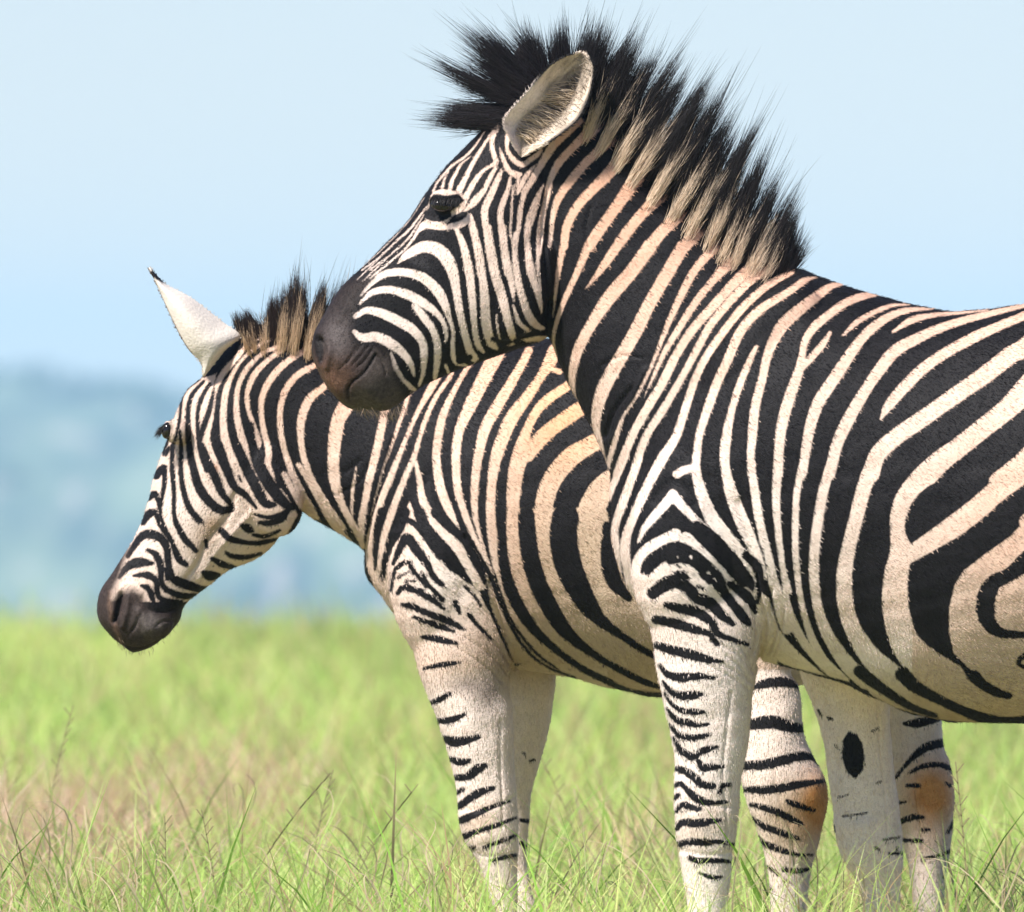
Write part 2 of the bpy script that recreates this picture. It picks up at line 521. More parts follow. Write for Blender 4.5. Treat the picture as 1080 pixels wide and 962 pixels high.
def far_wood():
    """the wooded slope and ridge of the distant hill, one mass of crowns"""
    r = np.random.default_rng(21)
    V, F, k = [], [], 0
    base, bf = ellipsoid((0, 0, 0), (1, 1, 1))
    bf4 = np.array([q if len(q) == 4 else (q[0], q[1], q[2], q[2]) for q in bf])
    quads = [q for q in bf if len(q) == 4]
    cols = []
    n = 420
    for i in range(n):
        y = r.uniform(4300, RIDGE + 40) if i > 150 else r.uniform(RIDGE - 350, RIDGE + 30)
        x = r.uniform(-0.035, 0.035) * y
        cx = wav(x, y * .3, 0.02)
        if cx < 0.0 and i > 150: continue
        s = r.uniform(1.6, 3.4)
        for q in range(3):
            v = base * (1 + 0.22 * np.sin(base[:, [1]] * 5 + base[:, [0]] * 4 + i + q)) * (s * r.uniform(.6, 1), s * r.uniform(.7, 1.1), s * r.uniform(.6, 1))
            v = v[:, [0, 2, 1]] + (x + r.normal(0, s * .6), y + r.normal(0, s * .6), float(ground_z(x, y)) + s * r.uniform(.5, .9))
            V.append(v); F.append(np.array(quads) + k); k += len(v); cols.append(np.tile(r.uniform(.6, 1.3) * np.array((0.035, 0.065, 0.03)), (len(v), 1)))
    m_ = hair_material('far_foliage', 0.9)
    o = mesh_obj('far_wood', np.vstack(V), np.vstack(F), m_)
    cattr(o.data, 'tint', np.vstack(cols))
    o['kind'] = 'stuff'; o['category'] = 'trees'; o['label'] = 'hazy wooded slope of the distant hill'
far_wood()

def haze():
    x, y0, y1, z0, z1 = 2300, -80, 9900, -135, 42
    v = [(a, b, c) for c in (z0, z1) for b in (y0, y1) for a in (-x, x)]
    f = [(0, 2, 3, 1), (4, 5, 7, 6), (0, 1, 5, 4), (2, 6, 7, 3), (0, 4, 6, 2), (1, 3, 7, 5)]
    m_ = bpy.data.materials.new('haze_air'); m_.use_nodes = True
    nt = m_.node_tree; nt.nodes.clear()
    out = nt.nodes.new('ShaderNodeOutputMaterial'); pv = nt.nodes.new('ShaderNodeVolumePrincipled')
    pv.inputs['Color'].default_value = HAZE_COL; pv.inputs['Density'].default_value = HAZE_DENS; pv.inputs['Anisotropy'].default_value = -0.12
    nt.links.new(pv.outputs[0], out.inputs['Volume'])
    o = mesh_obj('haze', v, f, m_, smooth=False); o['kind'] = 'stuff'; o['label'] = 'pale blue haze over the far valley'; o['category'] = 'haze'
HAZE_COL = (0.48, 0.75, 1.0, 1)
HAZE_DENS = 0.000125
haze()

def leaf_material():
    m, nt, P, N, L = node_mat('grass_blade')
    at = N('ShaderNodeAttribute'); at.attribute_name = 'tint'
    tr = N('ShaderNodeBsdfTranslucent'); mx = N('ShaderNodeMixShader')
    vm = N('ShaderNodeVectorMath'); vm.operation = 'MULTIPLY'; L(at.outputs['Color'], vm.inputs[0]); vm.inputs[1].default_value = (1.0, 1.0, 0.8)
    L(at.outputs['Color'], P.inputs['Base Color']); L(vm.outputs[0], tr.inputs['Color'])
    P.inputs['Roughness'].default_value = 0.5; P.inputs['Specular IOR Level'].default_value = 0.25
    mx.inputs[0].default_value = 0.55
    L(P.outputs[0], mx.inputs[1]); L(tr.outputs[0], mx.inputs[2])
    L(mx.outputs[0], nt.nodes['Material Output'].inputs['Surface'])
    return m
LEAF = leaf_material()
PATCH = [(-1.00, 59, 0.42, 7.0, 1.0), (-0.68, 64, 0.23, 5.0, 1.0), (-1.05, 53, 0.32, 3.5, 1.0), (-0.88, 47.2, 0.16, 1.2, 0.7), (0.1, 47, 0.1, 1.0, 0.5), (0.62, 46.5, 0.12, 1.0, 0.5), (0.24, 55.5, 0.20, 2.5, 0.75), (0.75, 58, 0.3, 3, 0.4), (-0.30, 45.2, 0.16, 1.0, 0.7), (-1.6, 58, 0.4, 5, .8), (0.45, 70, .3, 4, .35)]
def patch(x, y):
    p = np.zeros(len(x))
    for a, b, ra, rb, k in PATCH: p = np.maximum(p, k * np.exp(-((x - a) / ra) ** 2 - ((y - b) / rb) ** 2))
    return p

def blades(name, x, y, h, wd, col, lean, bend, seg=4):
    n = len(x)
    az = rng.uniform(0, 6.283, n)
    fa = rng.uniform(0, 6.283, n)
    t = np.linspace(0, 1, seg + 1)
    sp = lean[:, None] * t[None] + bend[:, None] * t[None] ** 2.2
    px_ = x[:, None] + np.cos(az)[:, None] * sp * h[:, None]
    py_ = y[:, None] + np.sin(az)[:, None] * sp * h[:, None]
    z0 = ground_z(x, y)
    pz_ = z0[:, None] - 0.01 + h[:, None] * (t[None] * (1 - 0.30 * np.minimum(bend, 1.4)[:, None] * t[None] ** 1.6))
    wt = wd[:, None] * np.array([0.75, 1.0, 0.9, 0.6, 0.05] if seg == 4 else np.r_[np.full(seg, .9), .1])[None]
    dx, dy = np.cos(fa)[:, None] * wt / 2, np.sin(fa)[:, None] * wt / 2
    V = np.stack([np.stack([px_ - dx, py_ - dy, pz_], -1), np.stack([px_ + dx, py_ + dy, pz_], -1)], 2).reshape(-1, 3)
    b = (np.arange(n) * (seg + 1) * 2)[:, None]; i = np.arange(seg)[None] * 2
    F = np.stack(np.broadcast_arrays(b + i, b + i + 1, b + i + 3, b + i + 2), -1).reshape(-1, 4)
    o = mesh_obj(name, V, F, LEAF)
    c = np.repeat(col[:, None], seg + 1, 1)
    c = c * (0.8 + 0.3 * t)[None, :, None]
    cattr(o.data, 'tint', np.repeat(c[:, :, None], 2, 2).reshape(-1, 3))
    o['kind'] = 'stuff'; o['category'] = 'grass'
    return o

def grass():
    X, Y = [], []
    def zone(y0, y1, dens, marg):
        w0 = 0.0205 * y1 + marg
        n = int(dens * (y1 - y0) * 2 * w0)
        x = rng.uniform(-w0, w0, n); y = rng.uniform(y0, y1, n)
        k = np.abs(x) < 0.0205 * y + marg
        X.append(x[k]); Y.append(y[k])
    zone(35, 41, 500, 1.5); zone(41, 47, 1500, 1.4); zone(47, 53, 1050, 1.4); zone(53, 64, 620, 1.5); zone(64, 82, 420, 1.8); zone(82, 112, 330, 2.2)
    x, y = np.concatenate(X), np.concatenate(Y)
    n = len(x)
    cl = wav(x * 6, y * 1.3, 1.0) + 0.6 * wav(x * 17 + 5, y * 4, 1.0)            # tufts
    keep = rng.random(n) < np.clip(0.62 + 0.38 * cl, 0.15, 1)
    x, y, cl = x[keep], y[keep], cl[keep]; n = len(x)
    p = patch(x, y)
    h = rng.gamma(11, 0.0203, n) * (1 + 0.16 * cl) * (1 - 0.05 * p)
    h = np.minimum(h, 0.46)
    h = np.where(y < 41, np.minimum(h, 0.26), h)
    h *= np.where((y > 41) & (y < 50), 1.03, 1.0)
    wd = rng.uniform(0.0022, 0.0052, n) * np.interp(y, [45, 60, 90], [1, 1.7, 3.0])
    lean = rng.uniform(0.05, 0.42, n); bend = rng.gamma(2, 0.22, n)
    dry = rng.random(n) < np.clip(0.15 + 1.0 * p + 0.13 * wav(x * 2.3 + 2, y * .22, 1.0), 0.04, 1)
    kk = rng.random((n, 1)); ggen = rng.normal(1, 0.11, (n, 1)) * (1 + 0.24 * wav(x * 2.2 + 3, y * .25, 1.0))[:, None]
    green = (np.array((0.44, 0.65, 0.145)) * (1 - kk) + np.array((0.66, 0.79, 0.31)) * kk) * ggen
    dk = (rng.random((n, 1)) < 0.07)
    green = np.where(dk, green * np.array((0.45, 0.58, 0.5)), green)
    tan = (np.array((0.60, 0.46, 0.28)) * (1 - kk) + np.array((0.50, 0.33, 0.21)) * kk) * rng.uniform(.75, 1.12, (n, 1))
    pk = (p > 0.35)[:, None] & (rng.random((n, 1)) < 0.6)
    tan = np.where(pk, np.array((0.76, 0.52, 0.40)) * rng.uniform(.75, 1.15, (n, 1)), tan)
    col = np.clip(np.where(dry[:, None], tan * 1.15, green), 0.01, 0.8)
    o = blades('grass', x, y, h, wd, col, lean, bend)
    o['label'] = 'bright green savanna grass with pale dry blades'
    # taller single blades round the legs
    n = 330
    x = rng.uniform(-1.6, 1.7, n); y = rng.uniform(42.5, 52, n)
    h = rng.uniform(0.30, 0.52, n)
    c = np.where(rng.random((n, 1)) < .75, np.array((0.24, 0.44, 0.07)) * rng.uniform(.7, 1.4, (n, 1)), np.array((0.5, 0.38, 0.22)))
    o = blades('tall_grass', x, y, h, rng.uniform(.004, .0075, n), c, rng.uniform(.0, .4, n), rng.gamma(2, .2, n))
    o['label'] = 'taller dark green blades standing out of the grass'
    # dry curled leaves
    n = 420
    x = rng.uniform(-1.3, 1.3, n); y = rng.uniform(43, 50, n)
    R = np.stack([x, y, ground_z(x, y) + rng.uniform(.08, .2, n)], 1)
    V, F, k, seg = [], [], 0, 14
    for q in range(n):
        t = np.linspace(0, 1, seg); tu = rng.uniform(1.2, 4.2); rr = rng.uniform(.02, .055); up = rng.uniform(.06, .2); a0 = rng.uniform(0, 6.28)
        ax = rng.normal(0, .12, 2)
        P = R[q] + np.stack([ax[0] * t + rr * t * np.cos(a0 + tu * t * 2), ax[1] * t + 0.5 * rr * np.sin(a0 * 2 + tu * t * 2), up * np.sin(t * rng.uniform(1.6, 2.6)) + rr * t * np.sin(a0 + tu * t * 2)], 1)
        wv = np.array((0.0016, 0, 0.0006)) * np.linspace(1.1, .3, seg)[:, None]
        V.append(np.stack([P - wv, P + wv], 1).reshape(-1, 3))
        i = np.arange(seg - 1) * 2 + k
        F.append(np.stack([i, i + 1, i + 3, i + 2], 1)); k += seg * 2
    o = mesh_obj('dry_grass', np.vstack(V), np.vstack(F), LEAF)
    cattr(o.data, 'tint', np.repeat(np.array((0.62, 0.50, 0.34)) * rng.uniform(.7, 1.15, (n, 1)), seg * 2, 0))
    o['kind'] = 'stuff'; o['category'] = 'grass'; o['label'] = 'thin curled dry grass leaves among the green'
    # seed stalks
    n = 16
    V, F, k, cols = [], [], 0, []
    for q in range(n):
        y = rng.uniform(43.5, 60); x = rng.uniform(-.021, .021) * y; hh = rng.uniform(.36, .58); a = rng.normal(0, .12)
        t = np.linspace(0, 1, 8)
        P = np.stack([x + a * t ** 2 * 1.0, np.full(8, y), float(ground_z(x, y)) + hh * t], 1)
        wv = np.array((0.0011, 0, 0))
        V.append(np.stack([P - wv, P + wv], 1).reshape(-1, 3)); i = np.arange(7) * 2 + k; F.append(np.stack([i, i + 1, i + 3, i + 2], 1)); k += 16
        for s_ in range(9):
            tt = .66 + .34 * s_ / 9; b = np.array([np.interp(tt, t, P[:, c]) for c in range(3)]); d = rng.normal(0, 1) ; e = b + (.012 * np.sign(d), 0, .016)
            u_ = np.array((.0014, 0, 0))
            V.append(np.array([b - u_, b + u_, e + u_, e - u_])); F.append(np.array([[k, k + 1, k + 2, k + 3]])); k += 4
    o = mesh_obj('seed_stalks', np.vstack(V), np.vstack(F), LEAF)
    cattr(o.data, 'tint', np.tile(np.array((0.42, 0.36, 0.20)), (k, 1)))
    o['kind'] = 'stuff'; o['category'] = 'grass'; o['label'] = 'thin brown seed stalks rising above the grass'
grass()

# ================================================================== NEAR ZEBRA
fr1 = Frame(D1, 900)
yaw1 = lambda u: -(u - 760) * 0.16
def tr(u, top, bot, hw, u2=None):
    return (u, top, u2 if u2 is not None else u, bot, hw, yaw1(u))
trunk1 = [tr(644, 500, 560, 30), tr(650, 478, 590, 55), tr(664, 440, 622, 82), tr(690, 395, 655, 110), tr(730, 350, 678, 130), tr(780, 305, 692, 142),
          tr(835, 284, 704, 150), tr(861, 291, 711, 153), tr(891, 300, 722, 156), tr(922, 311, 737, 160), tr(957, 321, 751, 164), tr(985, 326, 757, 166),
          tr(1010, 328, 761, 168), tr(1047, 325, 762, 170), tr(1080, 321, 762, 172), tr(1150, 314, 758, 174), tr(1230, 314, 742, 172), tr(1310, 326, 712, 164),
          tr(1380, 356, 672, 145), tr(1430, 405, 625, 110), tr(1456, 455, 575, 70), tr(1466, 490, 540, 30)]
nk = lambda a, b, hw, wc=None: (a[0], a[1], b[0], b[1], hw, yaw1((a[0] + b[0]) / 2) if wc is None else wc)
neck1 = [nk((880, 310), (720, 660), 125), nk((850, 290), (672, 580), 112), nk((822, 280), (643, 497), 98), nk((795, 268), (630, 465), 88),
         nk((760, 244), (610, 423), 78), nk((725, 211), (594, 392), 70), nk((692, 178), (578, 352), 64), nk((655, 138), (562, 300), 58),
         nk((615, 98), (548, 240), 54), nk((580, 78), (535, 195), 48), nk((560, 80), (530, 180), 40)]
head1 = [nk((552, 90), (597, 215), 42, 22), nk((533, 116), (590, 285), 55, 20), nk((508, 138), (583, 335), 64, 18), nk((480, 166), (576, 356), 68, 16),
         nk((452, 200), (548, 367), 65, 14), nk((428, 235), (510, 381), 57, 12), nk((405, 259), (475, 394), 47, 10), nk((382, 283), (452, 404), 42, 8),
         nk((362, 301), (437, 414), 42, 8), nk((343, 329), (424, 424), 45, 7), nk((332, 350), (407, 433), 45, 6), nk((328, 366), (385, 431), 38, 6),
         nk((331, 382), (377, 432), 34, 6), nk((337, 396), (368, 430), 26, 6), nk((346, 410), (361, 426), 13, 6)]
GND1 = fr1.vg
wn, wf = yaw1(740) - 72, yaw1(740) + 80
leg1n = [(520, 668, 792, .75), (580, 676, 806, .75), (615, 682, 812, .75), (655, 685, 808, .8), (680, 688.5, 804, .8), (700, 691, 800, .8), (735, 699, 793), (772, 706, 789), (800, 710, 785), (826, 710.5, 781), (850, 710.5, 779),
         (875, 712, 776), (900, 716, 772), (925, 720, 770), (950, 724, 768), (990, 726, 764), (1020, 722, 766), (1050, 718, 772), (1072, 712, 770), (1084, 706, 772), (GND1, 700, 776)]
leg1f = [(600, 800, 930, .75), (690, 836, 948, .75), (722, 848, 943, .8), (746, 859, 940, .8), (780, 868, 941), (804, 871.5, 943), (847, 879, 949), (882, 882, 953), (912, 892, 954), (937, 908, 952),
         (970, 912, 950), (1010, 914, 950), (1040, 908, 956), (1068, 900, 958), (1084, 894, 960), (GND1, 888, 964)]
hq = yaw1(1330)
leg1h = lambda du, ww: leg([(480 , 1240 + du, 1440 + du, .6), (620, 1255 + du, 1420 + du, .6), (700, 1290 + du, 1405 + du, .7), (780, 1325 + du, 1405 + du, .7), (850, 1345 + du, 1420 + du, .6),
              (890, 1352 + du, 1412 + du, .7), (960, 1350 + du, 1392 + du), (1030, 1335 + du, 1382 + du), (1070, 1325 + du, 1375 + du), (GND1, 1312 + du, 1380 + du)], ww)
parts = [loft(trunk1, 6, 64, 1.0), loft(neck1, 6, 48), loft(head1, 7, 44, 0.92), leg(leg1n, wn), leg(leg1f, wf),
         leg1h(0, hq - 80), leg1h(-70, hq + 80),
         ellipsoid((735, 560, yaw1(735) - 78), (72, 125, 62), 0.10), ellipsoid((735, 560, yaw1(735) + 78), (70, 120, 62), 0.10),
         ellipsoid((800, 400, yaw1(790) - 80), (60, 110, 40), 0.5), ellipsoid((800, 400, yaw1(790) + 80), (60, 110, 40), 0.5),
         ellipsoid((545, 300, 18 - 42), (40, 62, 26), 0.35), ellipsoid((545, 300, 18 + 42), (40, 62, 26), 0.35),
         ellipsoid((472, 212, 15 - 50), (20, 13, 10), 0.2), ellipsoid((472, 212, 15 + 50), (20, 13, 10), 0.2),
         ellipsoid((384, 409, 6), (24, 17, 32), -0.5)]
co, no, fa = fuse(parts, 1.9, 12)
relief(co, no)
T = trace
near = co[:, 2] < yaw1(740)
mid = lambda k: co[:, 2] < k
for q, d in ((T('B', '190,730,10 188,680,10 210,650,9 250,620,8 280,580,8 305,535,8'), 3.2),       # mouth
             (T('B', '64,475,30 70,520,32 70,565,16'), 9.0), (T('B', '108,470,26 114,530,26 100,590,20'), -3.0),                                       # nostril
             (T('B', '150,390,30 180,340,30'), -2.0), (T('B', '225,590,7 260,560,7 290,515,7'), 2.2), (T('B', '205,580,6 240,545,6 275,500,6'), 1.9), (T('B', '180,575,6 215,535,6 250,490,6'), 1.7), (T('B', '310,540,8 335,570,8 350,620,8'), 2.4), (T('B', '150,600,8 190,560,8 225,500,8'), 1.5), (T('B', '300,470,8 330,510,8 350,550,8'), 1.8),
             (T('Z', '320,480,20 350,460,22 430,470,24 500,462,24 528,490,18'), -0.8),             # eyelid
             (T('Z', '290,610,30 370,635,30 450,600,24'), -1.6),
             (T('B', '420,130,40 500,180,50 560,260,60 600,340,50'), -1.8),
             (T('C', '40,960,14 55,800,14 80,680,14'), 2.0), (T('C', '240,960,20 230,880,16 250,800,14'), 1.6),
             (T('D', '60,0,20 70,150,22 85,300,16'), 2.5),
             (T('D', '300,500,20 380,460,16 460,470,14'), 1.5),
             (T('D', '420,600,22 350,690,22 310,800,22'), 3.2), (T('D', '480,520,24 400,690,24 340,820,24'), -2),
             (T('F', '945,500,18 960,600,18 985,700,18 975,800,16 960,880,16'), 4.0), (T('F', '1010,560,14 1000,660,14 1030,740,14 1000,840,14'), 3.0),
             (T('F', '930,640,12 950,740,12 940,830,12'), 2.4), (T('F', '880,800,10 920,870,10 940,920,10'), 1.8), (T('F', '820,840,8 880,890,8 920,950,8'), 1.6),
             (T('F', '760,780,8 860,830,8 930,910,8'), 1.3), (T('F', '1060,640,10 1050,760,12 1020,850,12'), 2.0),
             (T('F', '520,180,60 600,110,60 680,200,60'), 3.0), (T('F', '870,200,40 920,400,40 930,520,30'), 3.0),
             (T('H', '520,120,16 500,300,14 485,480,12 500,600,12 505,740,10'), 1.8), (T('H', '380,640,60 400,720,60'), -3.0), (T('H', '300,780,20 420,800,20 520,790,20'), 1.6), (T('H', '330,570,16 430,590,16 520,600,16'), 1.2), (T('I', '360,230,40 365,350,40'), -2.2), (T('I', '470,120,14 480,300,14 500,480,12 510,640,12'), 1.6), (T('I', '300,240,14 310,420,14 330,560,12'), 1.2), (T('I', '420,600,70 430,660,70'), -2.2), (T('H', '420,0,8 520,50,8 600,110,8'), 1.4), (T('H', '480,0,8 560,40,8 610,80,8'), 1.4)):
    groove(co, no, q, d)
# ------- coat
NEAR_HEAD = parse('''
Z w 665,55,12 610,140,18 540,215,20 460,270,22 400,335,20 362,385,16 345,430,22
Z w 580,210,8 520,260,20 485,320,28 460,370,32 445,430,34
Z w 440,300,14 415,350,18 400,410,26
Z w 740,20,14 700,80,22 650,160,28 600,240,34 560,320,36 530,380,42 505,430,50
Z w 772,-30,30 745,30,40 715,100,38 720,180,36 738,250,40 700,275,28 650,310,32 605,370,40 565,440,44 535,490,46 470,570,36
Z w 740,280,30 700,350,36 660,430,42 600,500,56 540,560,18
Z w 775,300,26 750,360,44 710,450,50 670,540,54 670,620,50 690,720,50 710,820,54 730,940,54
Z w 760,155,14 790,240,36 820,300,40 870,330,50 895,325,30
Z w 830,345,26 815,420,34 785,500,44 766,580,44 775,700,44 790,820,50 810,950,50
Z w 850,400,20 840,500,22 835,600,22 830,700,20 845,750,24 855,850,36 865,950,40
Z w 880,330,30 872,430,22
Z w 990,265,14 940,320,34 895,400,38 872,450,20
Z w 1075,180,60 1040,240,48 985,320,44 940,400,40 905,490,40 890,580,40 880,680,36 855,760,30
Z w 1040,385,10 1010,450,34 970,540,42 940,640,44 935,750,44 950,860,46 975,950,40
Z w 1090,340,36 1062,470,42 1030,600,44 1010,720,40 1005,850,24 1005,950,14
Z w 815,80,40 808,160,30 840,220,40 900,265,40 960,230,40 1010,190,34 1035,140,16
Z W 335,435 400,415 480,430 545,455 562,500 530,560 460,605 430,630 290,620 300,560 318,480
Z w 250,680,30 300,640,60 360,650,60 440,655,50 520,640,50 570,605,50
Z w 570,590,44 595,660,50 612,750,54 630,850,56 645,960,56
Z w 495,680,34 530,770,48 550,870,50 565,960,50
Z w 285,470,7 210,590,8 120,695,9 0,815,9 -100,900,8
Z w 310,520,14 255,590,18 195,670,20 100,755,16 0,850,15 -110,930,12
Z w 290,570,10 240,650,15 180,735,16 100,810,12 0,885,14 -60,930,12
Z w 270,640,30 215,735,24 160,800,18 80,870,18 0,935,18 -60,985,14
B w 225,222,7 290,160,7 330,120,7 380,75,6; B w 250,228,8 300,180,9 350,132,9 400,85,8
B w 400,150,10 440,115,36 510,82,52 575,100,60 620,160,56 642,240,42 655,330,36 675,420,34 695,500,34 722,552,36
B w 240,290,10 290,235,24 350,195,36 430,190,40 500,210,46 560,260,50 595,320,44 615,380,26 632,440,20 630,500,24 640,565,24 690,583,14
B w 240,320,14 290,275,30 360,262,36 430,280,44 490,310,46 550,350,34 590,400,24 603,450,22 600,485,8
B w 470,330,30 510,380,40 545,430,36 565,490,36 565,560,34 555,635,22
B w 220,375,26 270,350,34 330,362,44 400,395,48 460,430,46 500,480,40 510,540,36 505,610,24 490,665,16
B w 215,440,24 250,465,40 310,462,48 370,490,50 420,530,40 455,580,30 468,625,14
B w 370,530,14 390,590,26 420,640,24 450,670,24 470,685,20
B w 600,580,18 612,612,16
B w 640,0,20 665,50,32 692,140,40 705,230,40 715,330,36 722,420,30 735,490,30 760,525,16
B w 712,0,32 740,100,36 755,200,36 765,300,44 770,400,46 790,480,44 815,510,20
B w 775,0,42 790,100,46 810,200,46 840,300,46 860,380,40 880,450,36 890,480,16
B w 838,0,40 850,100,36 865,180,36 880,250,30 888,310,12
B w 898,30,30 892,110,28 905,220,34 925,300,36 950,370,40 980,410,36 1012,425,20
B w 950,0,30 945,80,26 955,180,34 985,260,36 1000,330,22 1005,360,10
B w 1000,0,26 990,100,22 990,180,18 1000,260,12
B w 885,330,14 910,400,24 950,435,20; B w 815,370,12 820,430,14 830,470,10
B w 860,500,10 920,480,20 980,470,26 1020,470,30
B b 800,470,16 860,500,14; B b 900,480,26 930,490,20; B b 660,560,30 700,548,24
''')
NEAR_EYE = parse('''
Z B 318,488 345,452 430,462 502,452 534,490 490,530 450,560 458,590 400,620 340,622 290,602 283,572 320,540
Z b 430,640,8 480,600,26 540,570,16
''')
NEAR_NECK = parse('''
U w 1080,366,20 1150,335,20 1230,322,16 1300,330,10; U w 1080,410,25 1160,372,24 1250,352,22 1340,352,14; U w 1080,485,22 1160,440,26 1260,404,26 1360,396,20 1420,420,12
U w 1080,550,20 1170,505,30 1270,465,28 1370,455,24 1440,480,14; U w 1180,640,26 1260,575,28 1350,530,24 1440,530,16; U w 1200,700,24 1280,640,26 1370,600,24 1430,600,12; U w 1240,735,20 1310,690,22 1390,650,18
G W -60,700 20,700 90,790 150,850 220,910 290,965 420,1040 -100,1060
C w 140,960,36 150,880,40 190,800,42 250,730,46 320,660,52 370,600,58 410,565,66 440,530,60
C w 245,960,50 290,890,50 340,820,50 390,750,55 430,690,60 470,645,66 500,600,60
C w 362,960,46 420,880,50 470,820,48 520,770,58 560,725,66 590,680,60
C w 500,960,58 550,900,52 600,850,58 630,810,66 660,770,60
C w 645,960,56 690,910,60 720,865,66 740,820,60
C w 78,960,18 85,900,22 95,820,28 120,750,36 170,680,40 220,620,40 270,570,40 310,530,52 340,500,66 370,460,60
C w 35,990,24 45,880,24 58,780,20 75,700,26 110,620,36 160,560,36 210,510,40 250,475,56 290,430,60
C w -10,900,10 10,840,20 28,770,22 48,705,10
C w -30,730,30 0,690,30 40,620,34 90,540,40 150,480,40 210,430,30
D w 135,0,34 112,130,24 92,300,8
D w 240,0,42 190,120,32 140,230,28 105,330,22 95,400,16 110,470,8
D w 362,0,48 300,90,36 230,180,8
D w 500,0,62 420,110,60 330,215,62 260,320,50 205,420,48 180,500,40 172,570,32 185,650,24 230,760,22 280,850,20 318,925,12
D w 640,0,58 570,120,58 500,240,56 440,360,60 370,480,60 310,590,62 280,680,52 275,760,36 295,850,28 318,920,12
D w 800,-30,50 770,10,45 690,100,40 630,210,36 580,320,30 540,420,22 500,520,18 440,640,16 390,715,16 360,800,26 330,900,26 318,960,20
D w 870,10,60 850,50,56 770,140,36 690,240,34 620,350,32 560,450,24 510,560,16 475,640,5
D w 960,40,60 930,85,56 850,160,44 760,260,42 680,350,40 610,460,40 550,580,40 490,680,40 430,790,38 380,910,38 362,960,36
D w 1020,70,50 1000,95,44 930,140,40 830,240,40 750,340,38 690,450,36 630,560,34 560,680,38 490,790,38 450,890,38 430,960,36
D w 1100,110,22 1080,118,30 990,170,36 890,260,38 810,360,38 740,460,38 690,560,38 650,680,40 610,800,42 560,880,48 515,960,48
D w 1200,130,8 1150,145,30 1080,195,36 960,270,42 880,360,45 830,470,44 780,580,44 740,690,42 705,800,38 695,900,36 692,960,36
D w 945,425,22 910,500,32 870,600,36 840,700,36 822,790,46 812,880,48 818,960,40
E w 325,160,6 265,168,32 200,212,46 120,275,54 60,330,58 20,395,50 -10,470,42 -30,560,40 -60,680,44 -70,780,44 -78,880,38 -75,960,38
E w 450,208,14 400,210,36 320,240,38 250,290,40 190,340,42 150,400,36 140,450,34 125,520,44 90,620,52 60,720,52 42,820,48 36,960,44
E w 255,365,20 220,420,34 175,470,36 140,510,30
E w 590,247,10 520,250,20 440,280,26 370,320,28 308,377,14
E w 690,265,10 600,268,26 520,290,36 440,340,44 380,400,46 330,470,52 270,560,56 210,650,56 175,740,52 155,840,46 138,960,40
E w 920,270,10 820,280,16 700,290,24 600,312,34 520,362,14
E w 1080,250,20 950,280,30 830,310,36 720,345,42 620,390,50 530,440,56 470,510,56 420,580,52 370,660,56 320,750,58 280,840,54 252,960,52
E w 1200,230,40 1080,290,40 960,340,44 850,390,50 740,450,50 640,520,52 560,600,54 500,670,46 465,728,12
E w 1250,260,80 1080,420,80 1010,460,75 920,530,75 820,600,72 720,670,70 620,740,72 520,810,74 450,880,72 425,960,72
E w 1250,420,110 1080,600,105 1000,680,90 900,760,85 800,840,85 720,900,90 660,960,95
F w 400,0,34 365,80,36 335,160,28 322,230,12
F w 456,10,36 420,110,42 380,220,42 355,300,36 355,370,40 365,440,30 380,490,14
F w 560,0,50 515,80,48 470,170,46 430,260,42 402,340,44 395,410,50 405,470,44 415,540,40
F w 595,165,50 560,210,46 514,260,42 475,310,32 450,365,14; F w 600,175,50 650,230,42 710,290,36 745,315,24
F w 692,0,36 695,80,42 712,150,52 742,230,58 780,300,72 820,360,84 860,420,92 900,470,92 935,520,60
F w 612,80,40 650,60,40 690,55,40
F w 808,0,40 820,80,44 840,160,56 870,240,60 900,310,60 930,380,52 955,440,44 975,510,40
F w 922,0,36 928,80,38 940,160,40 955,260,40 975,350,40 1000,440,38 1015,520,44 1035,590,50 1055,660,60 1075,730,50
F w 1038,0,44 1032,100,42 1028,200,38 1035,300,34 1047,400,30 1060,480,26 1080,570,36
G w 38,0,44 30,100,40 27,200,38 37,330,32 50,450,24 66,560,26 82,660,44 130,760,44 180,830,40 240,900,34 300,950,26
G w 146,10,38 115,150,34 108,300,34 110,420,32 125,560,30 150,680,32 190,790,40 240,870,40 320,950,46
G w 269,10,50 230,130,46 205,260,46 190,380,46 186,500,44 200,620,44 230,720,50 280,810,60 340,890,70 410,950,74
G w 446,15,70 400,120,66 365,250,62 335,370,62 315,480,68 315,590,70 335,690,72 380,780,80 440,860,95 540,950,110
G w 738,5,92 650,80,92 575,160,80 540,240,72 535,320,66 548,400,92 530,500,104 525,600,112 535,680,116 565,780,124 640,870,150 740,950,180
G w 1250,-120,110 1080,45,105 960,140,95 870,220,95 780,290,95 690,350,85 610,400,74 560,430,70
E w 1250,700,120 1080,890,90 960,990,90
G W 1080,255 1000,340 900,410 810,480 772,540 750,640 750,740 770,830 830,890 920,960 1080,1000 1500,1000 1700,700 1500,300
G W 380,940 540,920 740,930 1080,960 1080,1160 900,1135 700,1112 515,1060 430,1010
G b 1250,330,150 1080,440,80 1000,500,54 935,535,64 905,600,74 908,680,66 950,735,44 1020,750,30 1100,746,26 1250,700,60
G b 1120,800,20 1045,862,18 1085,895,14 1250,940,60
I b -30,-130,60 60,-60,50 320,0,34 370,22,28 430,52,16
I b 380,-60,46 430,-22,46 470,8,40 540,55,34 610,95,26 700,128,20
I b 560,-50,60 610,0,50 690,45,40 780,90,36 850,120,40 930,145,44 1040,152,40 1300,120,60
I b 860,-40,50 890,-10,40 950,25,36 1005,42,26
I b 700,158,14 800,172,20 1080,168,20
''')
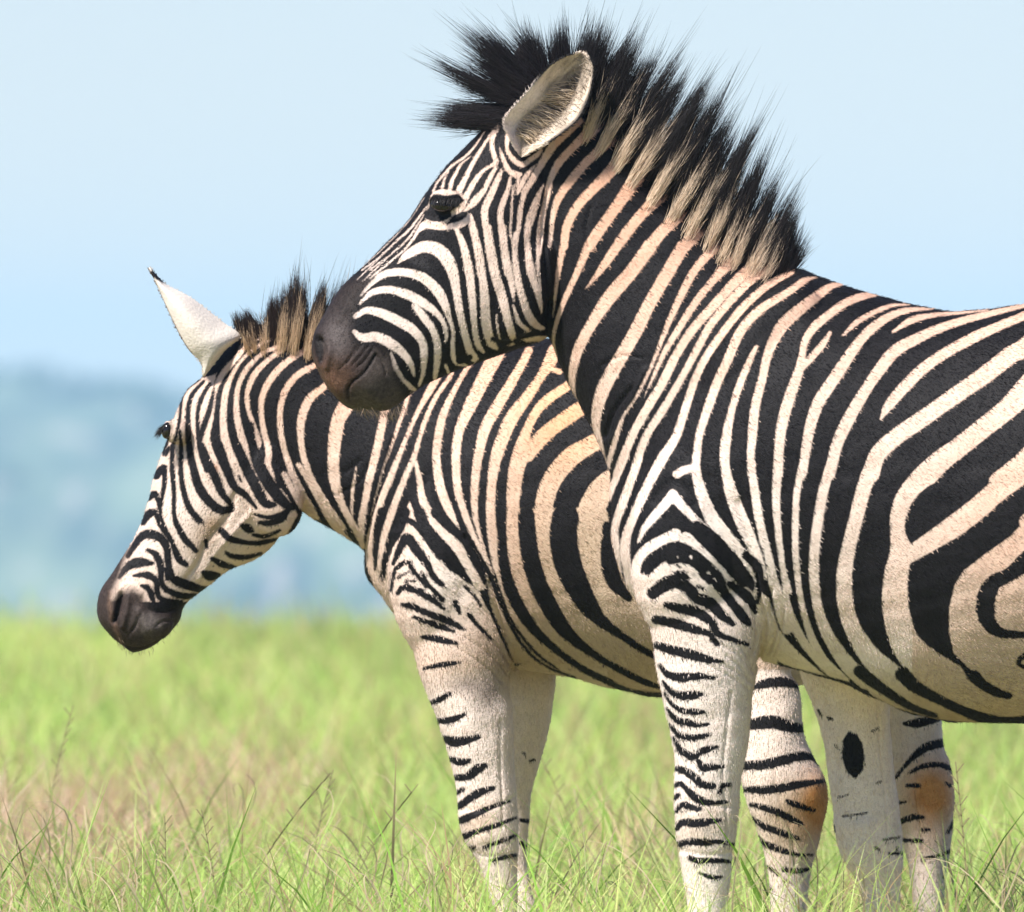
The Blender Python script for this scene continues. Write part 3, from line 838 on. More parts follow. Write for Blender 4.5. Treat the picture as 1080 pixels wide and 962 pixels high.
NEAR_LEG_BASE = parse('''
F W 425,560 480,480 505,455 560,430 620,520 700,520 800,560 880,560 930,540 1000,600 1040,720 1040,900 960,980 960,2200 500,2200 500,720 440,640
F W 395,500 430,470 500,520 520,740 470,700 420,620
F w 605,335,60 560,355,52 500,385,48 455,430,46 440,480,44 440,530,50; F w 650,350,60 700,400,56 750,450,56 800,500,50 840,545,50 880,600,60 920,660,60
''')
NEAR_LEG = parse('''
F b 490,485,34 530,432,55 600,395,62 660,420,72 720,470,72 780,520,58 800,580,60 850,640,54 900,690,36 920,712,10
F w 670,425,20 672,428,20; F w 615,425,10 616,428,10; F w 740,490,14 742,493,14; F w 770,515,10 772,518,10; F w 490,540,34 540,492,40 600,472,36 660,478,40 705,530,40 760,572,34 820,640,28 870,700,20; F b 640,490,8 655,505,10 668,520,6; F b 610,462,6 625,470,8; F b 700,548,8 720,560,10
F b 512,580,46 560,545,56 610,530,56 660,560,46 700,600,46 750,620,46 800,670,38 850,710,18
F b 570,630,26 640,645,38 700,660,40 760,705,34 785,750,26 850,775,18 910,795,14
F b 525,690,34 600,705,40 680,730,34 745,750,20 780,792,24
F b 530,800,28 600,820,36 680,840,40 750,860,28 805,868,8
F b 540,880,10 580,925,24 640,940,24 700,930,20 770,935,14
F b 835,540,24 880,570,38 920,610,38 942,660,16
F b 700,300,50 760,350,56 820,420,66 870,480,60 915,530,40 930,560,16
F b 900,420,30 950,470,40 960,560,24 950,620,12
H b 225,10,14 260,45,26 330,50,28 400,48,22 445,58,10
H b 235,70,8 265,110,20 310,130,32 360,130,32 400,125,14
H b 240,120,6 270,165,14 320,195,22 370,198,24 410,200,12
H b 250,185,8 290,230,24 340,245,26 380,255,18 425,250,6
H b 265,255,10 300,295,24 350,308,24 400,300,20 435,295,8
H b 280,310,10 310,360,26 350,385,30 380,385,18; H b 385,370,24 420,355,26 465,348,10; H b 375,390,12 400,430,28 440,430,28 485,430,14
H b 300,440,28 340,455,30 370,480,30 400,505,30 445,510,24; H b 470,540,12 485,510,16 520,505,10
H b 290,510,18 310,500,16 350,540,26 390,570,30 430,580,22 505,578,10
H b 285,560,20 300,550,16; H b 290,620,14 315,590,22 350,600,24 390,608,16
H b 292,690,18 320,665,28 380,668,32 430,660,24 480,652,10
H b 305,755,24 350,745,28 420,748,26 470,745,14 540,760,12
H b 345,812,16 380,825,22 430,825,20 480,825,16 520,830,12; H b 385,875,8 420,890,14 460,895,14 485,892,8
''')
NEAR_FARLEG = parse('''
I W 120,-60 520,-60 600,100 640,1000 200,1000
I B 345,200 375,212 398,250 410,310 402,360 372,400 338,372 316,310 320,240
I b 255,140,5 275,150,8; I b 215,110,4 230,135,6; I b 290,260,5 300,275,4; I b 440,200,4 470,185,4; I b 460,420,4 480,412,4; I b 300,480,4 340,470,3; I b 280,600,6 285,625,5
I b 490,660,5 560,648,6; I b 515,718,6 572,716,10; I b 320,560,4 420,545,4; I b 455,690,6 470,700,6; I b 540,720,5 550,690,4
''')
N_MUZ = T('B', '180,215 300,215 262,255 235,300 212,370 205,430 215,480 260,500 330,500 365,530 385,590 405,640 430,690 445,740 420,900 -100,900 -100,300 150,200')
N_LIP = T('B', '305,530 365,560 395,640 425,700 400,790 180,790 180,690 250,630')
def coat1(U, V, W):
    n = len(U)
    f = np.full(n, LIM)
    wc = yaw1(U)
    farleg = (W > wc + 15) & (V > 690) & (U > 800) & (U < 1000)
    hind = (U > 1180) & (V > 700)
    body = ~farleg
    head = (U < 600) & (V < 450)
    paint(U, V, f, NEAR_NECK, body)
    paint(U, V, f, NEAR_LEG_BASE, body & (U < 835))
    paint(U, V, f, NEAR_LEG, body & (U < 835))
    # head strokes only on the head side of the jaw line
    paint(U, V, f, NEAR_HEAD, head)
    paint(U, V, f, NEAR_EYE, head)
    paint(U, V, f, NEAR_FARLEG, farleg)
    f[hind] = np.maximum(-LIM, 8 * np.sin(V[hind] / 11.0) - 4)
    rough = 0.02 + 0.13 * blob(U, V, 725, 610, 55, 38) + 0.22 * blob(U, V, 740, 780, 60, 130) + 0.25 * blob(U, V, 1035, 640, 20, 20) + 0.25 * blob(U, V, 425, 415, 14, 14)
    rough[farleg] = 0.1
    pale = np.tile(CREAM, (n, 1))
    def tint(c, k):
        nonlocal pale
        k = np.clip(k, 0, 1)[:, None]
        pale = pale * (1 - k) + c * k
    tint(PEACH * 0.75 + CREAM * 0.25, 0.9 * np.clip((440 - V) / 150, 0, 1) * (U > 585))
    tint(PEACH, 0.8 * blob(U, V, 660, 185, 90, 70))
    tint(WHITE, 1.0 * blob(U, V, 760, 580, 130, 100))
    tint(WHITE, 1.0 * np.clip((V - 640) / 60, 0, 1) * (U < 960))
    tint(WHITE, 0.7 * blob(U, V, 430, 330, 110, 90))
    tint(PEACH * 0.6 + CREAM * 0.4, 0.7 * blob(U, V, 1060, 540, 60, 110))
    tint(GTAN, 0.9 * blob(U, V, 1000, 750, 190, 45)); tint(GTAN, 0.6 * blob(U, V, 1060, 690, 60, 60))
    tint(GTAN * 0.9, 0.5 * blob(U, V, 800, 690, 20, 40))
    tint(np.array((0.55, 0.42, 0.31)), 0.6 * blob(U, V, 745, 865, 45, 35)); tint(np.array((0.5, 0.36, 0.22)), 0.8 * blob(U, V, 560, 364, 34, 9))
    pale[farleg] = WHITE * np.array((1.04, 1.0, 0.98)); rough[farleg] = 0.1
    dark = np.tile(BLACK, (n, 1))
    over = np.tile(MUZ, (n, 1))
    mz = soft(U, V, N_MUZ, 5) * (U < 470)
    br = np.clip(blob(U, V, 345, 405, 26, 26) * 0.9, 0, 1)[:, None]
    over = over * (1 - br) + np.array((0.125, 0.066, 0.042)) * br
    br = (np.clip(blob(U, V, 356, 356, 14, 20) * 0.6, 0, 1))[:, None]
    over = over * (1 - br) + np.array((0.12, 0.10, 0.097)) * br  # grey highlight beside the nostril, painted into the muzzle colour
    lip = (soft(U, V, N_LIP, 8) * 0.8)[:, None]
    over = over * (1 - lip) + np.array((0.075, 0.060, 0.053)) * lip
    nos = np.clip(stroke_sd(U, V, T('B', '60,468,34 68,520,36 72,570,14')) / 3 + 0.5, 0, 1)
    mouth = np.clip(stroke_sd(U, V, T('B', '188,720,6 190,680,8 210,650,8 250,620,8 280,580,8 305,535,10')) / 2 + 0.5, 0, 1)
    dk = np.maximum(nos, mouth)[:, None]
    over = over * (1 - dk) + np.array((0.008, 0.006, 0.006)) * dk
    ef = mz
    return f, rough, pale, dark, over, ef

z1 = make_root('zebra', fr1, 'near zebra standing in front, head raised over the other zebra\'s back, tall black mane', 'zebra', 'zebras standing in the grass')
def flow1(U, V):
    d = np.stack([np.full(len(U), 0.75), np.full(len(U), 0.65)], 1)
    k = np.clip((V - 600) / 90, 0, 1)[:, None] * (U < 1000)[:, None]
    d = d * (1 - k) + np.array((0.12, 1.0)) * k
    k = (np.clip((590 - U) / 30, 0, 1) * (V < 450))[:, None]
    d = d * (1 - k) + np.array((-0.25, 1.0)) * k
    k = (np.clip((480 - U) / 60, 0, 1) * (V < 450))[:, None]
    return d * (1 - k) + np.array((-0.85, 0.5)) * k
body1 = finish_body(fr1, z1, co, no, fa, coat1, flow1, lambda u, v: np.where((u < 600) & (v < 450), 0.62, 1.0), lambda u, v: (u < 1180) * (v < 1000))

# ------------------------------------------------------------------ ears, eyes, manes
EARM = None
def ear_material():
    m, nt, P, N, L = node_mat('ear_coat')
    at = N('ShaderNodeAttribute'); at.attribute_name = 'tint'
    tc = N('ShaderNodeTexCoord'); n = N('ShaderNodeTexNoise'); n.inputs['Scale'].default_value = 220; n.inputs['Detail'].default_value = 3
    L(tc.outputs['Object'], n.inputs['Vector'])
    mm = N('ShaderNodeMath'); mm.operation = 'MULTIPLY_ADD'; mm.inputs[1].default_value = 0.5; mm.inputs[2].default_value = 0.75
    L(n.outputs[0], mm.inputs[0])
    vm = N('ShaderNodeVectorMath'); vm.operation = 'SCALE'; L(at.outputs['Color'], vm.inputs[0]); L(mm.outputs[0], vm.inputs['Scale'])
    L(vm.outputs[0], P.inputs['Base Color'])
    P.inputs['Roughness'].default_value = 0.7; P.inputs['Specular IOR Level'].default_value = 0.2
    b = N('ShaderNodeBump'); b.inputs['Strength'].default_value = 0.4; b.inputs['Distance'].default_value = 0.003
    L(n.outputs[0], b.inputs['Height']); L(b.outputs[0], P.inputs['Normal'])
    P.inputs['Subsurface Weight'].default_value = 0.0
    return m
EARM = ear_material()

def cup_ear(name, fr, root, left, right, wl, wr, cup, colour, thick=5.5, nu=40, nv=30):
    """a cupped leaf between two traced edges, base first; wl/wr depth of the edges, cup depth of the middle"""
    Lp, Rp = catmull(np.column_stack([left, wl]), nu // (len(left) - 1) + 1), catmull(np.column_stack([right, wr]), nu // (len(right) - 1) + 1)
    t = np.linspace(0, 1, nu)
    res = lambda P: np.stack([np.interp(t, np.linspace(0, 1, len(P)), P[:, k]) for k in range(3)], 1)
    Lp, Rp = res(Lp), res(Rp)
    s = np.linspace(0, 1, nv)
    cv = np.interp(t, np.linspace(0, 1, len(cup)), cup)
    G = Lp[:, None] * (1 - s)[None, :, None] + Rp[:, None] * s[None, :, None]
    G[:, :, 2] += (cv[:, None] * (1 - (2 * s - 1)[None] ** 2))
    back = G.copy()
    back[:, :, 2] += thick * np.minimum(1, 6 * np.minimum(s, 1 - s))[None] + 0.4
    V = np.concatenate([G.reshape(-1, 3), back.reshape(-1, 3)])
    F, o = [], nu * nv
    for i in range(nu - 1):
        for j in range(nv - 1):
            a = i * nv + j
            F.append((a, a + 1, a + nv + 1, a + nv)); F.append((o + a, o + a + nv, o + a + nv + 1, o + a + 1))
        a = i * nv
        F.append((a, a + nv, o + a + nv, o + a)); a += nv - 1
        F.append((a, o + a, o + a + nv, a + nv))
    a = (nu - 1) * nv
    for j in range(nv - 1):
        F.append((a + j, a + j + 1, o + a + j + 1, o + a + j)); F.append((j, o + j, o + j + 1, j + 1))
    e = mesh_obj(name, fr(V), np.array(F), EARM, root)
    TT, SS = np.meshgrid(t, s, indexing='ij')
    c1, c2 = colour(TT.ravel(), SS.ravel(), G.reshape(-1, 3), False), colour(TT.ravel(), SS.ravel(), back.reshape(-1, 3), True)
    cattr(e.data, 'tint', np.vstack([c1, c2]))
    return e, G

def px(tile, txt): return trace(tile, txt)[:, :2]

def lerp(a, b, k): return a * (1 - k[:, None]) + b * k[:, None]

def ear1_col(t, s, P, back):
    base = np.tile(np.array((0.68, 0.565, 0.45)), (len(t), 1))
    if back:
        c = np.tile(WHITE, (len(t), 1)); k = ((t > 0.55) & (t < 0.9)).astype(float)
        return lerp(c, np.tile(BLACK, (len(t), 1)), k)
    inner = np.exp(-((s - 0.60) / 0.17) ** 2 - ((t - 0.52) / 0.24) ** 2) + 0.35 * np.exp(-((s - 0.62) / 0.22) ** 2 - ((t - 0.78) / 0.14) ** 2)
    base = base * (0.82 + 0.3 * np.sin(t * 23 + 5 * np.sin(s * 9)) * np.sin(s * 17 + t * 6))[:, None]
    c = lerp(base, np.tile(np.array((0.06, 0.045, 0.035)), (len(t), 1)), np.clip(inner * 1.0, 0, 1))
    rim = np.clip((t - 0.93) / 0.05, 0, 1)
    c = lerp(c, np.tile(np.array((0.74, 0.62, 0.52)), (len(t), 1)), rim)
    k = np.clip((s - 0.955) / 0.015, 0, 1) * (t > 0.25) * (t < 0.93)
    k = np.maximum(k, np.clip((0.03 - s) / 0.012, 0, 1) * (t > 0.45) * (t < 0.93))
    c = lerp(c, np.tile(BLACK, (len(t), 1)), k)
    k = np.maximum(np.clip((0.34 - t) / 0.1, 0, 1) * np.clip((0.5 - s) / 0.2, 0, 1), np.clip((0.62 - t) / 0.1, 0, 1) * np.clip((0.27 - s) / 0.1, 0, 1))
    return lerp(c, np.tile(WHITE * 0.95, (len(t), 1)), k)
el = px('Y', '280,800 225,690 188,590 250,500 340,400 420,300 500,222 580,180 680,152')
er = px('Y', '300,820 380,770 470,725 570,655 655,580 715,470 745,360 755,235 700,156')
wl = np.array([-36, -42, -46, -48, -48, -46, -42, -38, -34.]); wr = np.array([-36, -44, -50, -54, -56, -54, -50, -44, -36.])
ear1, G1 = cup_ear('ear', fr1, z1, el, er, wl - 4, wr - 4, [6, 16, 24, 30, 34, 34, 26, 12, 2], ear1_col)
# hair inside the ear
def ear_hair():
    n = 330
    i = rng.integers(7, 25, n); j = rng.integers(8, 17, n)
    R = G1[i, j].copy(); R[:, 2] -= 1
    ln = rng.uniform(14, 34, n)
    ang = np.radians(rng.normal(38, 16, n) + np.where(i > 18, -30, 0))
    T = R + np.stack([np.cos(ang) * ln, np.sin(ang) * ln * 0.75, -rng.uniform(2, 9, n)], 1)
    M = (R + T) / 2 + np.stack([np.zeros(n), -ln * 0.16, -np.full(n, 5.0)], 1)
    c = np.where(rng.random((n, 1)) < 0.86, np.array((0.78, 0.62, 0.44)), np.array((0.12, 0.08, 0.05))) * rng.uniform(0.8, 1.1, (n, 1))
    n2 = 160
    i2 = rng.integers(8, 37, n2); j2 = rng.integers(16, 28, n2)
    R2 = G1[i2, j2].copy(); a2 = np.radians(rng.normal(150, 25, n2)); l2 = rng.uniform(5, 12, n2)
    T2 = R2 + np.stack([np.cos(a2) * l2, -np.sin(a2) * l2, -rng.uniform(2, 5, n2)], 1)
    c2 = np.array((0.42, 0.35, 0.28)) * rng.uniform(0.5, 1.3, (n2, 1))
    R, T = np.vstack([R, R2]), np.vstack([T, T2]); M = np.vstack([M, (R2 + T2) / 2]); c = np.vstack([c, c2])
    n += n2
    strands('ear_hair', fr1, dict(root=R, mid=M, tip=T, rad=np.full(n, 0.38), c0=c, c1=c, sw=np.full(n, 2.0)), ear1, HAIR, 4)
ear_hair()
def ear_fuzz(name, fr, ear, G, colf, n, ln0, rim):
    nu, nv = G.shape[:2]
    i = rng.integers(1, nu - 1, n); j = rng.integers(0, nv, n)
    k = rng.random(n) < rim; j[k] = np.where(rng.random(k.sum()) < .5, 0, nv - 1)
    R = G[i, j] + rng.normal(0, .5, (n, 3)); R[:, 2] -= 0.3
    up = G[np.minimum(i + 2, nu - 1), j] - G[np.maximum(i - 2, 0), j]; up /= np.linalg.norm(up, axis=1)[:, None] + 1e-6
    out = np.where((j < nv / 2)[:, None], G[i, 0] - G[i, nv - 1], G[i, nv - 1] - G[i, 0]); out /= np.linalg.norm(out, axis=1)[:, None] + 1e-6
    T = R + (up * 0.7 + out * 0.45 * rng.random((n, 1)) + rng.normal(0, .2, (n, 3))) * (ln0 * rng.uniform(.6, 1.3, (n, 1))); T[:, 2] -= rng.uniform(0.3, 2, n)
    c = colf(i / (nu - 1), j / (nv - 1), R, False) * rng.uniform(.9, 1.3, (n, 1))
    strands(name, fr, dict(root=R, mid=(R + T) / 2, tip=T, rad=np.full(n, 0.34), c0=c, c1=c, sw=np.full(n, 2.0)), ear, HAIR, 2)
ear_fuzz('ear_fuzz', fr1, ear1, G1, ear1_col, 2600, 4.0, 0.35)
# far ear of the near zebra, its dark tip showing through the mane
el2 = px('Y', '330,560 270,420 235,280 250,170 290,100 330,76'); er2 = px('Y', '480,560 470,440 450,300 420,180 380,110 345,78')
cup_ear('ear', fr1, z1, el2, er2, np.array([66, 62, 60, 60, 62, 64.]), np.array([60, 52, 50, 52, 58, 62.]), [-10, -20, -22, -16, -8, 0],
        lambda t, s, P, b: lerp(np.tile(np.array((0.05, 0.04, 0.04)), (len(t), 1)), np.tile(WHITE * 0.6, (len(t), 1)), np.clip((t - 0.96) / 0.03, 0, 1)))

def eyeball(fr, root, c, r, lash_col=(0.012, 0.01, 0.01), lashes=None):
    V, F = ellipsoid(c, r, 0.15)
    e = mesh_obj('eye', fr(V), F, EYE, root)
    if lashes is not None:
        R, M, T = lashes; n = len(R)
        col = np.tile(np.array(lash_col), (n, 1))
        strands('eyelashes', fr, dict(root=R, mid=M, tip=T, rad=np.full(n, 0.42), c0=col, c1=col, sw=np.full(n, 2.0)), e, HAIR, 4)
    return e
def lashes1(side):
    lid = catmull(np.column_stack([px('Z', '335,485 380,478 430,482 480,480 515,478'), np.full(5, 15 + side * 69.0)]), 14)
    R = lid[rng.integers(0, len(lid), 90)] + rng.normal(0, .5, (90, 3))
    T = R + np.stack([-rng.uniform(0, 5, 90), rng.uniform(5, 11, 90), side * rng.uniform(2.5, 6, 90)], 1)
    M = (R + T) / 2 + np.array([0, -1.0, side * 3.0])
    return R, M, T
for s_ in (-1, 1):
    eyeball(fr1, z1, (466, 217, 15 + s_ * 58.5), (11.5, 7, 7.5), lashes=lashes1(s_))

def make_mane(fr, root, table, bands, n, wspread, inset, wc, light, black, rad=0.36, jitter=8, wl=(0.30, 0.68), wild=1.0):
    """table rows: root u, v, direction u, v (length included)"""
    Tb = catmull(table, 16)
    seg = np.r_[0, np.cumsum(np.hypot(*np.diff(Tb[:, :2], axis=0).T))]
    q = rng.uniform(0, seg[-1], n)
    # hairs gather in tufts
    tk = np.round(q / 7 + rng.normal(0, .45, n))
    tuft = (tk + 1.4 * np.random.default_rng(17).normal(0, 1, 4000)[tk.astype(int) % 4000]) * 7
    at = lambda s: np.stack([np.interp(s, seg, Tb[:, k]) for k in range(4)], 1)
    A = at(q); TB = at(np.clip(tuft, 0, seg[-1]))
    w_ = rng.normal(0, 0.5, n).clip(-1.2, 1.2) * wspread
    d = A[:, 2:] / np.hypot(A[:, 2], A[:, 3])[:, None]
    ins = inset * (0.25 + np.abs(w_) / wspread) + 2
    R = np.column_stack([A[:, :2] - d * ins[:, None], wc(A[:, 0]) + w_])
    bq = np.array([seg[np.argmin(np.hypot(Tb[:, 0] - u, Tb[:, 1] - v))] for u, v, h in bands])
    bh = np.array([h for u, v, h in bands])
    white = ((np.abs(q[:, None] - bq[None]) < bh[None] * rng.uniform(0.7, 1.15, (n, 1))).any(1)) & (rng.random(n) < 0.9)
    w_ = np.where(white, np.where(rng.random(n) < .62, -1, 1) * rng.uniform(0.3, 1.6, n) * wspread, w_)
    ins = np.where(white, inset * (0.2 + np.abs(w_) / wspread) * rng.uniform(0.75, 1.25, n) + 3, ins)
    R = np.column_stack([A[:, :2] - d * ins[:, None], wc(A[:, 0]) + w_])
    hl = np.random.default_rng(11).random(4000)[tk.astype(int) % 4000]
    ln = np.where(white, rng.uniform(wl[0], wl[1], n), rng.uniform(0.62, 1.05, n) * (0.84 + 0.30 * wild * (hl - 0.2)))
    ln = ln * np.where(rng.random(n) < 0.10 * wild, rng.uniform(1.1, 1.45, n), 1.0) * (1 - 0.18 * np.abs(w_) / wspread)
    tw = np.where(white, 0.1, 1.0)[:, None]
    dd = A[:, 2:] * 0.55 + TB[:, 2:] * 0.45
    hv = np.random.default_rng(5).normal(0, 1, (4000, 2))[tk.astype(int) % 4000]
    tip = R[:, :2] + dd * ln[:, None] + (TB[:, :2] - A[:, :2]) * 0.5 * tw + hv * jitter * 0.6 * (0.4 + 0.6 * tw) + rng.normal(0, jitter * 0.5, (n, 2)) * (0.8 + 0.2 * tw)
    T = np.column_stack([tip, R[:, 2] + w_ * 0.5 + rng.normal(0, 5, n)])
    M = R + 0.5 * (0.35 * (T - R) + 0.65 * np.column_stack([A[:, 2:] * ln[:, None], w_ * 0.3])) + np.column_stack([rng.normal(0, 3, (n, 2)), rng.normal(0, 2, n)])
    c0 = np.where(white[:, None], light(R[:, 0], R[:, 1]) * rng.uniform(0.75, 1.1, (n, 1)), black * rng.uniform(0.6, 1.6, (n, 1)))
    c1 = np.tile(black, (n, 1)) * rng.uniform(0.7, 1.8, (n, 1))
    sw = np.where(white, rng.uniform(0.70, 1.4, n), 2.0)
    rd = rad * rng.uniform(0.6, 1.25, n)
    return strands('mane', fr, dict(root=R, mid=M, tip=T, rad=rd, c0=c0, c1=c1, sw=sw), root, HAIR, 6)

BROWNBLACK = np.array((0.015, 0.0125, 0.0145))
mt1 = np.array([(526, 138, -85, 2), (531, 128, -100, -8), (538, 116, -104, -26), (547, 100, -88, -50), (560, 86, -62, -66), (580, 79, -22, -70), (600, 87, 6, -76), (618, 101, 26, -84),
                (640, 123, 46, -92), (660, 144, 58, -98), (685, 170, 64, -104), (710, 196, 66, -106), (735, 219, 62, -108), (758, 241, 52, -106), (780, 259, 45, -100),
                (805, 273, 40, -84), (822, 280, 34, -68), (836, 285, 20, -46)], float)
BANDS1 = [(607, 94, 2.5), (628, 117, 4.2), (646, 134, 4.8), (664, 150, 5.2), (682, 168, 5.6), (702, 189, 5.6), (722, 208, 5.4), (740, 224, 5), (757, 240, 4.5), (770, 251, 3.5), (782, 260, 3.2), (800, 270, 4.8), (816, 276, 3.5)]
LT1 = lambda u, v: np.tile(np.array((0.86, 0.68, 0.51)), (len(u), 1))
make_mane(fr1, z1, mt1, BANDS1, 24000, 24, 24, lambda u: np.where(u < 560, 18, yaw1(u) * np.clip((u - 560) / 100, 0, 1) + 18 * (1 - np.clip((u - 560) / 100, 0, 1))), LT1, BROWNBLACK)

# whiskers under the chin
def whiskers(fr, root, pts, n, ln, ang0, w_, col):
    i = rng.integers(0, len(pts), n)
    R = np.column_stack([pts[i] + rng.normal(0, 2, (n, 2)), w_ + rng.normal(0, 14, n)])
    an = np.radians(rng.normal(ang0, 16, n)); l = rng.uniform(.4, 1, n) * ln
    T = R + np.stack([np.cos(an) * l, np.sin(an) * l, rng.normal(0, 3, n)], 1)
    c = np.tile(np.array(col), (n, 1))
    o = strands('chin_hair', fr, dict(root=R, mid=(R + T) / 2 + rng.normal(0, .8, (n, 3)), tip=T, rad=np.full(n, .3), c0=c, c1=c, sw=np.full(n, 2.)), root, HAIR, 3)
    o['kind'] = 'stuff'
whiskers(fr1, z1, catmull(px('B', '215,740 260,765 320,775 380,775 410,745'), 8), 140, 13, 70, 4, (0.35, 0.25, 0.17))

def tail(fr, root, pts, n):
    P = np.array(pts, float)
    V, F = loft([(p[0] - p[3], p[1], p[0] + p[3], p[1], p[3], p[2]) for p in P], 6, 20)
    o = mesh_obj('tail', fr(V), F, HAIR, root)
    cattr(o.data, 'tint', np.where((np.sin(V[:, 1] / 7) > 0)[:, None], CREAM, BLACK))
    e = P[-2, :3]
    R = e + rng.normal(0, 4, (n, 3)); T = R + np.stack([rng.normal(0, 14, n), rng.uniform(90, 190, n), rng.normal(0, 12, n)], 1)
    c = np.tile(BROWNBLACK, (n, 1))
    strands('tail_tuft', fr, dict(root=R, mid=(R + T) / 2 + rng.normal(0, 4, (n, 3)), tip=T, rad=np.full(n, .8), c0=c, c1=c, sw=np.full(n, 2.)), o, HAIR, 4)
tail(fr1, z1, [(1440, 400, yaw1(1450), 24), (1470, 440, yaw1(1450), 20), (1484, 520, yaw1(1450), 14), (1484, 620, yaw1(1450), 9), (1480, 700, yaw1(1450), 6)], 400)

# ================================================================== FAR ZEBRA
D2 = D1 + 0.95
fr2 = Frame(D2, 690)
yaw2 = lambda u: -(u - 520) * 0.10
def tr2(u, top, bot, hw): return (u, top, u, bot, hw, yaw2(u))
trunk2 = [tr2(385, 580, 603, 16), tr2(389, 555, 612, 34), tr2(400, 522, 626, 58), tr2(418, 490, 650, 84), tr2(440, 455, 672, 102), tr2(475, 398, 692, 120), tr2(510, 374, 701, 128), tr2(545, 361, 706, 134),
          tr2(590, 356, 712, 140), tr2(640, 350, 725, 145), tr2(672, 349, 732, 146), tr2(697, 348, 735, 146), tr2(780, 350, 735, 142), tr2(860, 350, 716, 134), tr2(930, 368, 680, 118),
          tr2(980, 410, 620, 88), tr2(1004, 460, 560, 44)]
nk2 = lambda a, b, hw, wc=0.0: (a[0], a[1], b[0], b[1], hw, wc)
neck2 = [nk2((530, 368), (450, 668), 100), nk2((480, 386), (405, 625), 92), nk2((440, 409), (385, 583), 80), nk2((405, 400), (366, 568), 70), nk2((370, 384), (344, 554), 60),
         nk2((345, 372), (325, 543), 54), nk2((322, 361), (305, 530), 50), nk2((298, 355), (285, 512), 46), nk2((272, 353), (268, 480), 42), nk2((250, 358), (250, 450), 38), nk2((236, 370), (245, 430), 30)]
head2 = [nk2((238, 366), (305, 455), 34), nk2((214, 396), (311, 505), 44), nk2((196, 412), (308, 534), 49), nk2((184, 440), (300, 556), 50), nk2((173, 470), (286, 578), 48), nk2((163, 500), (266, 592), 44),
         nk2((156, 527), (240, 603), 39), nk2((147, 556), (222, 616), 34), nk2((134, 580), (205, 629), 32), nk2((119, 604), (194, 640), 33), nk2((107, 622), (189, 655), 35), nk2((102, 641), (176, 670), 35),
         nk2((106, 657), (158, 683), 29), nk2((118, 672), (140, 688), 16)]
GND2 = fr2.vg
leg2n = [(560, 408, 540, .75), (620, 416, 546, .75), (655, 428, 545, .75), (690, 438, 542, .8), (722, 446.5, 537, .8), (754, 460, 541), (782, 469, 542), (817, 479, 543), (847, 483, 545), (872, 486, 547), (892, 494, 548),
         (912, 506, 547), (937, 514, 546), (962, 521, 545), (1000, 524, 545), (1030, 520, 548), (1055, 512, 552), (GND2, 502, 556)]
leg2f = [(620, 500, 590, .75), (680, 510, 588, .75), (722, 520, 586, .8), (767, 524, 580), (804, 527, 570), (829, 528, 563), (852, 530, 560), (877, 531, 557.5), (907, 533, 555), (942, 540, 561), (965, 545, 567), (1000, 549, 570),
         (1030, 548, 574), (1055, 542, 578), (GND2, 534, 582)]
leg2hn = [(560, 760, 900, .65), (640, 768, 880, .65), (700, 776, 835, .8), (725, 777, 842, .8), (770, 777, 847), (795, 779, 857), (820, 780, 869), (842, 785, 872), (865, 793, 867), (895, 804, 860), (930, 811, 852), (990, 812, 848),
          (1040, 808, 846), (1062, 800, 848), (GND2, 792, 850)]
leg2hf = [(540, 850, 990, .65), (640, 880, 985, .65), (720, 918, 990, .8), (760, 928, 994, .8), (787, 932, 996), (807, 934, 1003), (837, 938, 1007), (862, 944, 1006), (897, 954, 1002), (922, 960, 997), (960, 964, 996), (1010, 964, 994),
          (1045, 956, 992), (GND2, 940, 996)]
w2n, w2f = yaw2(480) - 62, yaw2(480) + 62
parts = [loft(trunk2, 6, 64, 1.0), loft(neck2, 6, 48), loft(head2, 7, 44, 0.92), leg(leg2n, w2n), leg(leg2f, w2f), leg(leg2hn, yaw2(850) - 70, w1=yaw2(850) - 50), leg(leg2hf, yaw2(950) + 72, w1=yaw2(950) + 55),
         ellipsoid((468, 585, yaw2(468) - 66), (58, 112, 52), 0.08), ellipsoid((468, 585, yaw2(468) + 66), (58, 112, 52), 0.08),
         ellipsoid((285, 515, -34), (34, 52, 20), -0.25), ellipsoid((285, 515, 34), (34, 52, 20), -0.25),
         ellipsoid((187, 455, -42), (14, 14, 14)), ellipsoid((187, 455, 42), (14, 14, 14)),
         ellipsoid((160, 655, -18), (24, 22, 18)), ellipsoid((160, 655, 18), (24, 22, 18))]
co, no, fa = fuse(parts, 1.9, 12)
relief(co, no, 0.9)
